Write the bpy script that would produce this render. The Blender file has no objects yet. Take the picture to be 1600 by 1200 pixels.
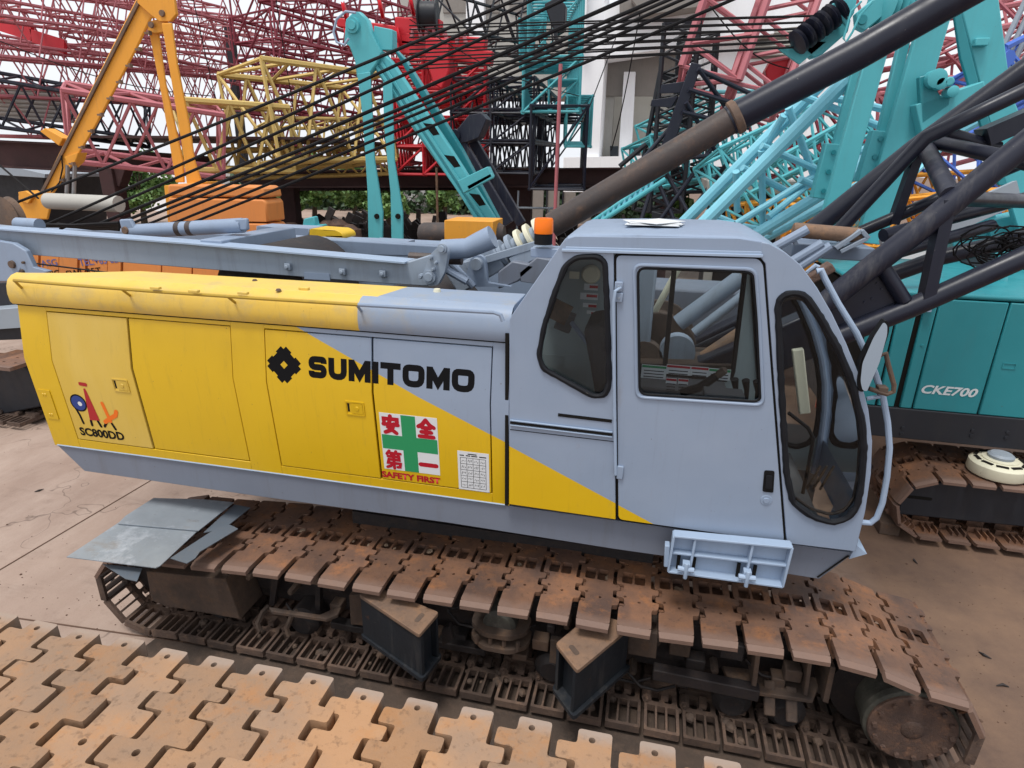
import bpy, math, random
from mathutils import Vector, Matrix, geometry
R = math.radians
random.seed(7)
S = bpy.context.scene
COL = S.collection

# ------------------------------------------------------------------ camera, sky, sun, exposure
FPX, PITCH, YAW, ROLL, CAM_H = 960.0, R(20), R(12.6), R(0.9), 3.7
fw = Vector((-math.sin(YAW)*math.cos(PITCH), math.cos(YAW)*math.cos(PITCH), -math.sin(PITCH)))
r0 = Vector((math.cos(YAW), math.sin(YAW), 0)); u0 = r0.cross(fw)
rt = math.cos(ROLL)*r0 + math.sin(ROLL)*u0
up = -math.sin(ROLL)*r0 + math.cos(ROLL)*u0
cam_d = bpy.data.cameras.new('camera'); cam = bpy.data.objects.new('camera', cam_d); COL.objects.link(cam)
cam.matrix_world = Matrix(((rt.x, up.x, -fw.x, 0), (rt.y, up.y, -fw.y, 0), (rt.z, up.z, -fw.z, CAM_H), (0, 0, 0, 1)))
cam_d.sensor_width = 36; cam_d.lens = FPX/1600*36; cam_d.clip_start = 0.05; cam_d.clip_end = 2000
S.camera = cam

W = bpy.data.worlds.new('World'); S.world = W; W.use_nodes = True
nt = W.node_tree; nt.nodes.clear()
sky = nt.nodes.new('ShaderNodeTexSky'); sky.sky_type = 'NISHITA'; sky.sun_disc = False
SUN_EL, SUN_AZ = R(71), R(205)
sky.sun_elevation = SUN_EL; sky.sun_rotation = SUN_AZ; sky.air_density = 1.0; sky.dust_density = 4.0; sky.ozone_density = 1.0
hs = nt.nodes.new('ShaderNodeHueSaturation'); hs.inputs['Saturation'].default_value = 0.22
cl = nt.nodes.new('ShaderNodeMixRGB'); cl.inputs[0].default_value = 0.75; cl.inputs[2].default_value = (11.4, 11.8, 12.5, 1)   # cloud deck over the sky
bg = nt.nodes.new('ShaderNodeBackground'); bg.inputs['Strength'].default_value = 0.094
wo = nt.nodes.new('ShaderNodeOutputWorld')
nt.links.new(sky.outputs[0], hs.inputs['Color']); nt.links.new(hs.outputs[0], cl.inputs[1])
nt.links.new(cl.outputs[0], bg.inputs['Color']); nt.links.new(bg.outputs[0], wo.inputs['Surface'])
sd = bpy.data.lights.new('sun', 'SUN'); sun = bpy.data.objects.new('sun', sd); COL.objects.link(sun)
sd.energy = 2.3; sd.angle = R(16); sd.color = (1, 0.97, 0.92)
sdir = Vector((math.sin(SUN_AZ)*math.cos(SUN_EL), math.cos(SUN_AZ)*math.cos(SUN_EL), math.sin(SUN_EL)))
sun.rotation_euler = sdir.to_track_quat('Z', 'Y').to_euler()
S.view_settings.view_transform = 'Standard'; S.view_settings.look = 'None'
S.view_settings.exposure = 0.14; S.view_settings.gamma = 1.0; S.view_settings.use_curve_mapping = False
S.render.engine = 'CYCLES'; S.cycles.max_bounces = 6; S.cycles.transparent_max_bounces = 16

# survey: a point of the place from its sight line and one known coordinate
def ray(u, v): return fw + rt*((u-800)/FPX) - up*((v-600)/FPX)
C0 = Vector((0, 0, CAM_H))
def at(u, v, Y): d = ray(u, v); return C0 + d*(Y/d.y)
def atz(u, v, z): d = ray(u, v); return C0 + d*((z-CAM_H)/d.z)
def atx(u, v, x): d = ray(u, v); return C0 + d*(x/d.x)

# ------------------------------------------------------------------ materials
def mat_new(name):
    m = bpy.data.materials.new(name); m.use_nodes = True
    n = m.node_tree; n.nodes.clear()
    o = n.nodes.new('ShaderNodeOutputMaterial'); b = n.nodes.new('ShaderNodeBsdfPrincipled')
    n.links.new(b.outputs[0], o.inputs[0]); return m, n, b
def pos_node(n, scale=(1, 1, 1)):
    g = n.nodes.new('ShaderNodeNewGeometry'); mp = n.nodes.new('ShaderNodeMapping'); mp.inputs['Scale'].default_value = scale
    n.links.new(g.outputs['Position'], mp.inputs['Vector']); return mp
def noise(n, scale, detail=5, rough=0.6, stretch=(1, 1, 1)):
    t = n.nodes.new('ShaderNodeTexNoise'); t.inputs['Scale'].default_value = scale; t.inputs['Detail'].default_value = detail
    t.inputs['Roughness'].default_value = rough; n.links.new(pos_node(n, stretch).outputs[0], t.inputs['Vector']); return t.outputs['Fac']
def ramp(n, src, a, b, lo=0.0, hi=1.0):
    r = n.nodes.new('ShaderNodeMapRange'); r.inputs['From Min'].default_value = a; r.inputs['From Max'].default_value = b
    r.inputs['To Min'].default_value = lo; r.inputs['To Max'].default_value = hi; n.links.new(src, r.inputs[0]); return r.outputs[0]
def mix(n, f, a, b):
    x = n.nodes.new('ShaderNodeMixRGB')
    if isinstance(f, float): x.inputs[0].default_value = f
    else: n.links.new(f, x.inputs[0])
    for i, c in ((1, a), (2, b)):
        if isinstance(c, tuple): x.inputs[i].default_value = (*c, 1)
        else: n.links.new(c, x.inputs[i])
    return x.outputs[0]
def math_n(n, op, a, b):
    x = n.nodes.new('ShaderNodeMath'); x.operation = op
    for i, c in ((0, a), (1, b)):
        if isinstance(c, (int, float)): x.inputs[i].default_value = c
        else: n.links.new(c, x.inputs[i])
    return x.outputs[0]
def bump(n, b, src, strength=0.2, dist=0.01):
    k = n.nodes.new('ShaderNodeBump'); k.inputs['Strength'].default_value = strength; k.inputs['Distance'].default_value = dist
    n.links.new(src, k.inputs['Height']); n.links.new(k.outputs[0], b.inputs['Normal'])
def grime(n, col, rust=0.0, streak=0.25, dirt=(0.10, 0.085, 0.07), fine=9.0):
    c = mix(n, ramp(n, noise(n, 2.2), 0.35, 0.75, 0, 0.25), col, tuple(min(1, k*1.25+0.015) for k in col) if isinstance(col, tuple) else (0.5, 0.47, 0.4))
    if streak: c = mix(n, ramp(n, noise(n, fine, 6, 0.7, (1, 1, 0.12)), 0.52, 0.85, 0, streak), c, dirt)
    c = mix(n, ramp(n, noise(n, 28, 4, 0.7), 0.70, 0.725, 0, 0.7), c, dirt)
    if rust: c = mix(n, ramp(n, noise(n, 6.0, 8, 0.72), 0.72-rust, 0.80-rust*0.6, 0, 0.85), c, (0.13, 0.055, 0.025))
    return c
def paint(name, col, rough=0.42, rust=0.0, streak=0.25, bmp=0.05, dirt=(0.10, 0.085, 0.07), metallic=0.0, spec=0.35):
    m, n, b = mat_new(name); n.links.new(grime(n, col, rust, streak, dirt), b.inputs['Base Color'])
    b.inputs['Metallic'].default_value = metallic; b.inputs['Specular IOR Level'].default_value = spec
    n.links.new(ramp(n, noise(n, 5), 0.3, 0.7, rough-0.08, rough+0.12), b.inputs['Roughness'])
    if bmp: bump(n, b, noise(n, 14, 4), bmp, 0.01)
    return m
def plain(name, col, rough=0.6, metallic=0.0, spec=0.3):
    m, n, b = mat_new(name); b.inputs['Specular IOR Level'].default_value = spec; b.inputs['Base Color'].default_value = (*col, 1); b.inputs['Roughness'].default_value = rough
    b.inputs['Metallic'].default_value = metallic; return m
def rusty(name, cols, rough=0.85, scale=4.0, bmp=0.5, speck=0.4, per_object=True, vary=(0.78, 1.2), worn=None, wv=.07):
    m, n, b = mat_new(name)
    a, c, d = cols
    x = mix(n, ramp(n, noise(n, scale, 7, 0.65), 0.36, 0.64), a, c)
    x = mix(n, ramp(n, noise(n, scale*2.3, 8, 0.75), 0.52, 0.72, 0, 0.8), x, d)
    x = mix(n, ramp(n, noise(n, scale*14, 3, 0.6), 0.56, 0.72, 0, speck), x, (0.07, 0.04, 0.025))
    if per_object:
        oi = n.nodes.new('ShaderNodeObjectInfo'); h = n.nodes.new('ShaderNodeHueSaturation')
        n.links.new(ramp(n, oi.outputs['Random'], 0, 1, *vary), h.inputs['Value']); n.links.new(x, h.inputs['Color']); x = h.outputs[0]
    if worn:   # end of the casting rubbed to bare metal
        tc = n.nodes.new('ShaderNodeTexCoord'); sp = n.nodes.new('ShaderNodeSeparateXYZ'); n.links.new(tc.outputs['Object'], sp.inputs[0])
        e = math_n(n, 'ADD', sp.outputs[1], math_n(n, 'MULTIPLY', noise(n, 9, 4), 0.10))
        x = mix(n, ramp(n, e, wv, wv+.06, 0.85, 0), x, worn)
    n.links.new(x, b.inputs['Base Color']); b.inputs['Roughness'].default_value = rough
    bump(n, b, noise(n, scale*9, 6, 0.7), bmp, 0.008)
    return m

YEL, GRY = (0.63, 0.395, 0.006), (0.23, 0.29, 0.39)
P1, P2 = at(460, 512, 3.53), at(1035, 822, 3.53)
SLOPE = (P2.z-P1.z)/(P2.x-P1.x)
def livery(name, kind, yel=YEL, pale=0.0):
    """yellow and grey paint masked off along one straight line across the machine"""
    m, n, b = mat_new(name)
    g = n.nodes.new('ShaderNodeNewGeometry'); s = n.nodes.new('ShaderNodeSeparateXYZ'); n.links.new(g.outputs['Position'], s.inputs[0])
    X, Y, Z = s.outputs
    if kind == 'side':
        v = math_n(n, 'SUBTRACT', math_n(n, 'SUBTRACT', Z, P1.z), math_n(n, 'MULTIPLY', math_n(n, 'SUBTRACT', X, P1.x), SLOPE))
    elif kind == 'cap':
        xb = at(560, 490, 3.53).x; v = math_n(n, 'SUBTRACT', X, xb)
    else:
        a, c = atz(560, 472, 2.87), atz(640, 447, 2.87); k = (c.x-a.x)/(c.y-a.y)
        v = math_n(n, 'SUBTRACT', math_n(n, 'SUBTRACT', X, a.x), math_n(n, 'MULTIPLY', math_n(n, 'SUBTRACT', Y, a.y), k))
    f = math_n(n, 'GREATER_THAN', v, 0.0)
    y = mix(n, ramp(n, noise(n, 3.0, 6, 0.6, (1, 1, 0.3)), 0.4, 0.75, 0, 0.5*(0.35+pale)), yel, (0.66, 0.47, 0.12) if pale else (0.50, 0.28, 0.01))
    y = mix(n, ramp(n, noise(n, 24, 6, 0.75, (1, 1, 0.05)), 0.56, 0.85, 0, 0.30), y, (0.16, 0.10, 0.03))
    gr = mix(n, ramp(n, noise(n, 2.5), 0.35, 0.75, 0, 0.3), GRY, (0.31, 0.36, 0.45))
    gr = mix(n, ramp(n, noise(n, 24, 6, 0.75, (1, 1, 0.05)), 0.56, 0.9, 0, 0.25), gr, (0.14, 0.14, 0.15))
    c = mix(n, f, y, gr)
    c = mix(n, ramp(n, noise(n, 7, 9, 0.8, (1, 1, 0.22)), 0.60, 0.74, 0, 0.30), c, (0.20, 0.15, 0.10))   # run-off stains
    c = mix(n, ramp(n, noise(n, 30, 4, 0.7), 0.705, 0.725, 0, 0.8), c, (0.11, 0.075, 0.05))   # chips
    if kind != 'side': c = mix(n, ramp(n, noise(n, 5, 8, 0.7), 0.50, 0.75, 0, 0.5), c, (0.34, 0.29, 0.19))
    n.links.new(c, b.inputs['Base Color']); b.inputs['Roughness'].default_value = 0.38 if kind == 'side' else 0.5
    bump(n, b, noise(n, 1.6, 3), 0.22, 0.03)
    return m
M = {}
M['side'] = livery('livery_side_paint', 'side')
M['faded'] = livery('faded_yellow_paint', 'side', (0.60, 0.40, 0.055), 0.8)
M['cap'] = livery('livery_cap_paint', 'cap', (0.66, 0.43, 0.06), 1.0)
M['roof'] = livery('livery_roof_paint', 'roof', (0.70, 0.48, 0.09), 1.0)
M['grey'] = paint('grey_machine_paint', GRY, 0.42, 0.0, 0.22)
M['grey_rust'] = paint('grey_paint_rubbed', (0.25, 0.30, 0.37), 0.5, 0.05, 0.45)
M['skirt'] = paint('skirt_grey_paint', (0.155, 0.175, 0.22), 0.5, 0.0, 0.35)
M['step'] = paint('pale_grey_paint', (0.29, 0.37, 0.49), 0.45, 0.0, 0.15)
M['black'] = plain('black_rubber', (0.008, 0.008, 0.009), 0.6, 0, .15)
M['seal'] = paint('gasket_black', (0.007, 0.008, 0.011), 0.5, 0, 0, spec=.2)
M['ink'] = plain('black_lettering', (0.005, 0.005, 0.006), 0.5, 0, .10)
M['gap'] = plain('dark_gap', (0.012, 0.011, 0.010), 0.9, 0, .1)
M['joint'] = plain('joint_dirt', (0.12, 0.075, 0.055), 0.9, 0, .1)
M['navy'] = paint('navy_boom_paint', (0.010, 0.012, 0.024), 0.36, 0.0, 0.06, 0.08, (0.16, 0.15, 0.15))
M['navy_worn'] = paint('navy_paint_scuffed', (0.014, 0.016, 0.030), 0.40, 0.0, 0.45, 0.12, (0.20, 0.19, 0.18))
M['rope'] = paint('wire_rope_steel', (0.007, 0.006, 0.007), 0.6, 0, 0.04, 0.3, spec=.2)
M['rustpipe'] = rusty('rusted_tube', ((0.040, 0.032, 0.031), (0.058, 0.040, 0.034), (0.13, 0.072, 0.045)), 0.55, 4, 0.3, 0.4)
M['teal'] = paint('teal_crane_paint', (0.080, 0.385, 0.43), 0.42, 0, 0.18)
M['teal_body'] = paint('teal_body_paint', (0.024, 0.225, 0.26), 0.36, 0, 0.10)
M['aqua'] = paint('light_blue_boom_paint', (0.22, 0.56, 0.68), 0.45, 0.01, 0.18)
M['orange'] = paint('orange_crane_paint', (0.70, 0.30, 0.030), 0.5, 0.02, 0.3)
M['orange_body'] = paint('orange_panel_paint', (0.62, 0.22, 0.055), 0.5, 0.015, 0.3)
M['cream_yellow'] = paint('straw_yellow_paint', (0.56, 0.40, 0.13), 0.55, 0.03, 0.3)
M['pink'] = paint('faded_red_paint', (0.42, 0.13, 0.15), 0.55, 0.02, 0.25)
M['maroon'] = paint('maroon_paint', (0.24, 0.04, 0.06), 0.55, 0.03, 0.25)
M['red'] = paint('bright_red_paint', (0.52, 0.018, 0.03), 0.45, 0, 0.15)
M['blue'] = paint('blue_paint', (0.06, 0.14, 0.50), 0.5, 0, 0.2)
M['charcoal'] = paint('charcoal_paint', (0.015, 0.017, 0.023), 0.5, 0.0, 0.15)
M['beam'] = rusty('rack_beam_oxide', ((0.030, 0.012, 0.012), (0.045, 0.016, 0.017), (0.06, 0.028, 0.022)), 0.8, 1.5, 0.2, 0.2)
M['white'] = paint('white_render', (0.87, 0.88, 0.90), 0.8, 0, 0.10)
M['concrete'] = paint('grey_render', (0.40, 0.39, 0.36), 0.85, 0, 0.2)
M['louvre'] = paint('soffit_grey', (0.24, 0.22, 0.20), 0.85, 0, 0.3)
M['shoe'] = rusty('track_shoe_rust', ((0.205, 0.100, 0.055), (0.090, 0.053, 0.041), (0.31, 0.125, 0.045)), 0.62, 2.2, 0.6, 0.6, worn=(0.17, 0.105, 0.080))
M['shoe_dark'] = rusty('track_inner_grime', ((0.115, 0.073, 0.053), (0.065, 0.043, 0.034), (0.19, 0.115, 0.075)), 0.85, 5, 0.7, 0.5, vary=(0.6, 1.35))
M['shoe_near'] = rusty('track_shoe_dusty_tan', ((0.37, 0.205, 0.105), (0.27, 0.175, 0.115), (0.39, 0.17, 0.055)), 0.75, 1.7, 0.6, 0.45, vary=(0.84, 1.08), worn=(0.30, 0.235, 0.195))
M['frame'] = rusty('track_frame_grime', ((0.022, 0.016, 0.016), (0.014, 0.012, 0.013), (0.05, 0.032, 0.023)), 0.7, 4, 0.5, 0.3)
M['frame_brown'] = rusty('muddy_steel', ((0.12, 0.078, 0.055), (0.06, 0.043, 0.035), (0.16, 0.09, 0.05)), 0.85, 3.5, 0.5, 0.5)
M['drive'] = rusty('drive_end_rust', ((0.12, 0.07, 0.05), (0.065, 0.042, 0.036), (0.25, 0.125, 0.07)), 0.75, 7, 1.0, 0.7)
M['drive_side'] = rusty('drive_side_mud', ((0.075, 0.075, 0.060), (0.045, 0.040, 0.034), (0.13, 0.12, 0.10)), 0.75, 4, 0.5, 0.4)
M['arm_top'] = rusty('arm_top_rust', ((0.22, 0.13, 0.08), (0.12, 0.08, 0.06), (0.29, 0.15, 0.07)), 0.8, 3, 0.4, 0.4)
M['arm_side'] = paint('black_blue_steel', (0.012, 0.015, 0.020), 0.5, 0.07, 0.5, 0.2, (0.12, 0.11, 0.10))
M['galv'] = paint('galvanised_sheet', (0.27, 0.31, 0.355), 0.45, 0.0, 0.5, 0.05, (0.22, 0.19, 0.15))
M['sheet_dark'] = paint('dark_sheet', (0.10, 0.12, 0.145), 0.45, 0.0, 0.5, 0.1, (0.17, 0.15, 0.13))
m, n, b = mat_new('worn_galvanised_sheet'); M['sheet'] = m
x = mix(n, ramp(n, noise(n, 1.6, 5, 0.6), 0.35, 0.65), (0.30, 0.335, 0.37), (0.22, 0.25, 0.285))
x = mix(n, ramp(n, noise(n, 3.2, 9, 0.75), 0.52, 0.66, 0, 0.7), x, (0.50, 0.54, 0.60))
x = mix(n, ramp(n, noise(n, 2.3, 8, 0.7, (1, 1.6, 1)), 0.56, 0.74, 0, 0.75), x, (0.23, 0.185, 0.14))
x = mix(n, ramp(n, noise(n, 11, 6, 0.7), 0.62, 0.74, 0, 0.6), x, (0.11, 0.08, 0.06))
n.links.new(x, b.inputs['Base Color']); n.links.new(ramp(n, noise(n, 4, 5), .3, .7, .3, .6), b.inputs['Roughness']); b.inputs['Metallic'].default_value = 0.25; bump(n, b, noise(n, 2.5, 3), 0.25, 0.02)
M['mud'] = rusty('oily_mud_with_shade', ((0.080, 0.053, 0.038), (0.045, 0.032, 0.025), (0.12, 0.078, 0.055)), 0.85, 3, 0.8, 0.4, per_object=False)
M['gravel'] = rusty('trapped_gravel', ((0.36, 0.26, 0.18), (0.22, 0.15, 0.10), (0.45, 0.36, 0.28)), 0.9, 12, 0.6, 0.3)
M['cream'] = paint('cream_enamel', (0.66, 0.63, 0.48), 0.45, 0, 0.15)
M['steel'] = plain('dull_steel', (0.30, 0.30, 0.31), 0.35, 0.8)
M['mirror'] = plain('mirror_face', (0.30, 0.33, 0.37), 0.12, 1.0)
M['rail'] = paint('handrail_dirty_yellow', (0.40, 0.26, 0.03), 0.5, 0.02, 0.4)
M['sticker'] = plain('sticker_white', (0.66, 0.68, 0.70), 0.5)
M['green'] = plain('safety_green', (0.025, 0.27, 0.105), 0.5)
M['redink'] = plain('lettering_red', (0.42, 0.008, 0.022), 0.5)
M['logo_red'] = plain('logo_red', (0.40, 0.018, 0.022), 0.5)
M['logo_blue'] = plain('logo_blue', (0.022, 0.05, 0.23), 0.5)
M['logo_orange'] = plain('logo_orange', (0.80, 0.16, 0.01), 0.5)
M['silver_ink'] = plain('lettering_silver', (0.62, 0.66, 0.68), 0.4)
M['blue_ink'] = plain('lettering_blue', (0.12, 0.12, 0.30), 0.6)
M['interior'] = paint('cab_interior_trim', (0.10, 0.10, 0.105), 0.7, 0, 0.2)
M['interior_green'] = paint('cab_interior_wall', (0.30, 0.36, 0.37), 0.7, 0, 0.2)
M['seat'] = paint('seat_cloth', (0.030, 0.030, 0.034), 0.9, 0, 0)
M['amber'] = plain('amber_lens', (0.85, 0.17, 0.005), 0.25)
M['bark'] = paint('bark', (0.06, 0.045, 0.03), 0.9, 0, 0.3)
def glass(name, tint, ior=1.28):
    m, n, b = mat_new(name); n.nodes.remove(b); o = [x for x in n.nodes if x.type == 'OUTPUT_MATERIAL'][0]
    t = n.nodes.new('ShaderNodeBsdfTransparent'); t.inputs[0].default_value = (*tint, 1)
    g = n.nodes.new('ShaderNodeBsdfGlossy'); g.inputs['Roughness'].default_value = 0.03; g.inputs[0].default_value = (0.9, 0.95, 1, 1)
    f = n.nodes.new('ShaderNodeFresnel'); f.inputs[0].default_value = ior
    x = n.nodes.new('ShaderNodeMixShader'); n.links.new(f.outputs[0], x.inputs[0]); n.links.new(t.outputs[0], x.inputs[1]); n.links.new(g.outputs[0], x.inputs[2])
    n.links.new(x.outputs[0], o.inputs[0]); return m
M['glass'] = glass('cab_glass', (0.86, 0.89, 0.90))
M['glass_clear'] = glass('far_glass', (0.94, 0.95, 0.95), 1.12)
M['pane_dark'] = plain('dark_pane', (0.03, 0.035, 0.04), 0.15)
def leaf_mat(name, a, c):
    m, n, b = mat_new(name); oi = noise(n, 1.4, 3)
    n.links.new(mix(n, ramp(n, oi, 0.35, 0.65), a, c), b.inputs['Base Color']); b.inputs['Roughness'].default_value = 0.6; return m
M['leaf'] = leaf_mat('leaf_green', (0.055, 0.12, 0.028), (0.15, 0.27, 0.06))
M['leaf_dark'] = leaf_mat('leaf_dark_green', (0.020, 0.050, 0.020), (0.045, 0.09, 0.032))
m, n, b = mat_new('yard_concrete'); M['ground'] = m
x = mix(n, ramp(n, noise(n, 0.35, 6, 0.6), 0.35, 0.65), (0.37, 0.27, 0.215), (0.27, 0.19, 0.15))
x = mix(n, ramp(n, noise(n, 1.1, 8, 0.7, (1, 0.35, 1)), 0.45, 0.72, 0, 0.75), x, (0.42, 0.325, 0.27))
x = mix(n, ramp(n, noise(n, 2.6, 9, 0.75), 0.56, 0.78, 0, 0.6), x, (0.15, 0.095, 0.07))
x = mix(n, ramp(n, noise(n, 0.8, 9, 0.7, (0.5, 2.2, 1)), 0.55, 0.68, 0, 0.55), x, (0.19, 0.13, 0.10))
vo = n.nodes.new('ShaderNodeTexVoronoi'); vo.feature = 'DISTANCE_TO_EDGE'; vo.inputs['Scale'].default_value = 0.45; mp_ = pos_node(n); ad = n.nodes.new('ShaderNodeVectorMath'); ad.operation = 'ADD'; nz = n.nodes.new('ShaderNodeTexNoise'); nz.inputs['Scale'].default_value = 2.5; n.links.new(mp_.outputs[0], nz.inputs['Vector']); n.links.new(mp_.outputs[0], ad.inputs[0]); n.links.new(nz.outputs['Color'], ad.inputs[1]); n.links.new(ad.outputs[0], vo.inputs['Vector'])
x = mix(n, math_n(n, 'MULTIPLY', ramp(n, vo.outputs['Distance'], 0.0, 0.006, 0.75, 0), ramp(n, noise(n, 0.7, 3), 0.45, 0.55)), x, (0.10, 0.065, 0.05))
x = mix(n, ramp(n, noise(n, 60, 3), 0.6, 0.75, 0, 0.35), x, (0.12, 0.08, 0.06))
gg = n.nodes.new('ShaderNodeNewGeometry'); ss = n.nodes.new('ShaderNodeSeparateXYZ'); n.links.new(gg.outputs['Position'], ss.inputs[0])
x = mix(n, ramp(n, ss.outputs[0], 0.8, 2.4, 0, 0.95), x, mix(n, ramp(n, noise(n, 1.3, 8, 0.7), 0.35, 0.7), (0.175, 0.102, 0.062), (0.09, 0.052, 0.037)))
n.links.new(x, b.inputs['Base Color']); b.inputs['Roughness'].default_value = 0.8; bump(n, b, noise(n, 7, 8, 0.7), 0.35, 0.02)

# ------------------------------------------------------------------ mesh builder
def frame(O, ux, uy):
    ux = Vector(ux).normalized(); uy = Vector(uy); uy = (uy-ux*uy.dot(ux)).normalized(); return (Vector(O), ux, uy, ux.cross(uy))
def fp(fr, a, b, c=0.0): return fr[0]+fr[1]*a+fr[2]*b+fr[3]*c
def rnd(pts, r, k=3):
    out = []; N = len(pts)
    for i in range(N):
        p = Vector(pts[i]); a = Vector(pts[i-1]); c = Vector(pts[(i+1) % N])
        d1, d2 = a-p, c-p; rr = min(r, d1.length*0.48, d2.length*0.48)
        p1 = p+d1.normalized()*rr; p2 = p+d2.normalized()*rr
        for j in range(k+1):
            t = j/k; out.append(tuple((1-t)**2*p1+2*t*(1-t)*p+t*t*p2))
    return out
def circ(x, y, r, k=12): return [(x+r*math.cos(2*math.pi*i/k), y+r*math.sin(2*math.pi*i/k)) for i in range(k)]
class MB:
    def __init__(s): s.v = []; s.f = []
    def add(s, vs, fs):
        o = len(s.v); s.v += [Vector(p) for p in vs]; s.f += [tuple(i+o for i in f) for f in fs]; return s
    def tube(s, p, q, r, n=10, r2=None):
        p, q = Vector(p), Vector(q); d = (q-p); z = d.normalized(); a = z.orthogonal().normalized(); b = z.cross(a); r2 = r if r2 is None else r2
        vs = []
        for c, rr in ((p, r), (q, r2)):
            for i in range(n): t = 2*math.pi*i/n; vs.append(c+a*(rr*math.cos(t))+b*(rr*math.sin(t)))
        fs = [(i, (i+1) % n, n+(i+1) % n, n+i) for i in range(n)]+[tuple(range(n-1, -1, -1)), tuple(range(n, 2*n))]
        return s.add(vs, fs)
    def path(s, pts, r, n=8, closed=False):
        pts = [Vector(p) for p in pts]; N = len(pts); vs = []; a = None
        for i in range(N):
            if closed: t = pts[(i+1) % N]-pts[i-1]
            else: t = pts[min(i+1, N-1)]-pts[max(i-1, 0)]
            t.normalize()
            a = t.orthogonal().normalized() if a is None else (a-t*a.dot(t)).normalized()
            b = t.cross(a); rr = r[i] if isinstance(r, (list, tuple)) else r
            for k in range(n): w = 2*math.pi*k/n; vs.append(pts[i]+a*(rr*math.cos(w))+b*(rr*math.sin(w)))
        fs = []
        for i in range(N if closed else N-1):
            j = (i+1) % N
            for k in range(n): fs.append((i*n+k, i*n+(k+1) % n, j*n+(k+1) % n, j*n+k))
        if not closed: fs += [tuple(range(n-1, -1, -1)), tuple((N-1)*n+k for k in range(n))]
        return s.add(vs, fs)
    def box(s, c, d, fr=None):
        fr = fr or (Vector((0, 0, 0)), Vector((1, 0, 0)), Vector((0, 1, 0)), Vector((0, 0, 1)))
        vs = [fp(fr, c[0]+i*d[0]/2, c[1]+j*d[1]/2, c[2]+k*d[2]/2) for k in (-1, 1) for j in (-1, 1) for i in (-1, 1)]
        return s.add(vs, [(0, 2, 3, 1), (4, 5, 7, 6), (0, 1, 5, 4), (2, 6, 7, 3), (0, 4, 6, 2), (1, 3, 7, 5)])
    def beam(s, p, q, w, h, side=(0, 1, 0), w2=None, h2=None):
        p, q = Vector(p), Vector(q); z = (q-p).normalized(); a = Vector(side); a = (a-z*a.dot(z)).normalized(); b = z.cross(a)
        w2 = w if w2 is None else w2; h2 = h if h2 is None else h2
        vs = [c+a*(i*ww/2)+b*(j*hh/2) for c, ww, hh in ((p, w, h), (q, w2, h2)) for j in (-1, 1) for i in (-1, 1)]
        return s.add(vs, [(0, 2, 3, 1), (4, 5, 7, 6), (0, 1, 5, 4), (2, 6, 7, 3), (0, 4, 6, 2), (1, 3, 7, 5)])
    def prism(s, fr, out, d0, d1, holes=()):
        loops = [[Vector((p[0], p[1], 0)) for p in l] for l in [out]+list(holes)]
        tri = geometry.tessellate_polygon(loops); flat = [p for l in loops for p in l]; N = len(flat)
        vs = [fp(fr, p.x, p.y, d0) for p in flat]+[fp(fr, p.x, p.y, d1) for p in flat]
        def area(l): return sum(l[i-1].x*l[i].y-l[i].x*l[i-1].y for i in range(len(l)))
        fs = []
        for t in tri:
            a, b, c = (flat[i] for i in t)
            if (b-a).cross(c-a).z < 0: t = (t[0], t[2], t[1])
            fs += [tuple(i+N for i in t), (t[0], t[2], t[1])]
        k = 0
        for li, l in enumerate(loops):
            L = len(l); ccw = (area(l) > 0) == (li == 0)
            for i in range(L):
                a, b = k+i, k+(i+1) % L
                fs.append((a, b, b+N, a+N) if ccw else (b, a, a+N, b+N))
            k += L
        if d1 < d0: fs = [tuple(reversed(f)) for f in fs]
        return s.add(vs, fs)
    def flat(s, fr, poly, d=0.0, holes=()):
        loops = [[Vector((p[0], p[1], 0)) for p in l] for l in [poly]+list(holes)]
        fl = [p for l in loops for p in l]; fs = []
        for t in geometry.tessellate_polygon(loops):
            a, b, c = (fl[i] for i in t)
            fs.append(t if (b-a).cross(c-a).z > 0 else (t[0], t[2], t[1]))
        return s.add([fp(fr, p.x, p.y, d) for p in fl], fs)
    def lathe(s, O, axis, prof, n=20):
        O = Vector(O); z = Vector(axis).normalized(); a = z.orthogonal().normalized(); b = z.cross(a); vs = []
        for r, h in prof:
            for i in range(n): t = 2*math.pi*i/n; vs.append(O+z*h+a*(r*math.cos(t))+b*(r*math.sin(t)))
        fs = [(j*n+i, j*n+(i+1) % n, (j+1)*n+(i+1) % n, (j+1)*n+i) for j in range(len(prof)-1) for i in range(n)]
        fs += [tuple(range(n-1, -1, -1)), tuple((len(prof)-1)*n+i for i in range(n))]
        return s.add(vs, fs)
    def loft(s, rows, closed=False):
        n = len(rows[0]); vs = [p for r in rows for p in r]; fs = []
        for i in range(len(rows)-1):
            for k in range(n if closed else n-1):
                kk = (k+1) % n; fs.append((i*n+k, i*n+kk, (i+1)*n+kk, (i+1)*n+k))
        return s.add(vs, fs)
    def mesh(s, name, mat, off=(0, 0, 0)):
        off = Vector(off); me = bpy.data.meshes.new(name); me.from_pydata([tuple(p-off) for p in s.v], [], s.f)
        me.materials.append(mat if not isinstance(mat, str) else M[mat]); me.shade_smooth(); me.set_sharp_from_angle(angle=R(32)); me.update(); return me

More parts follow.
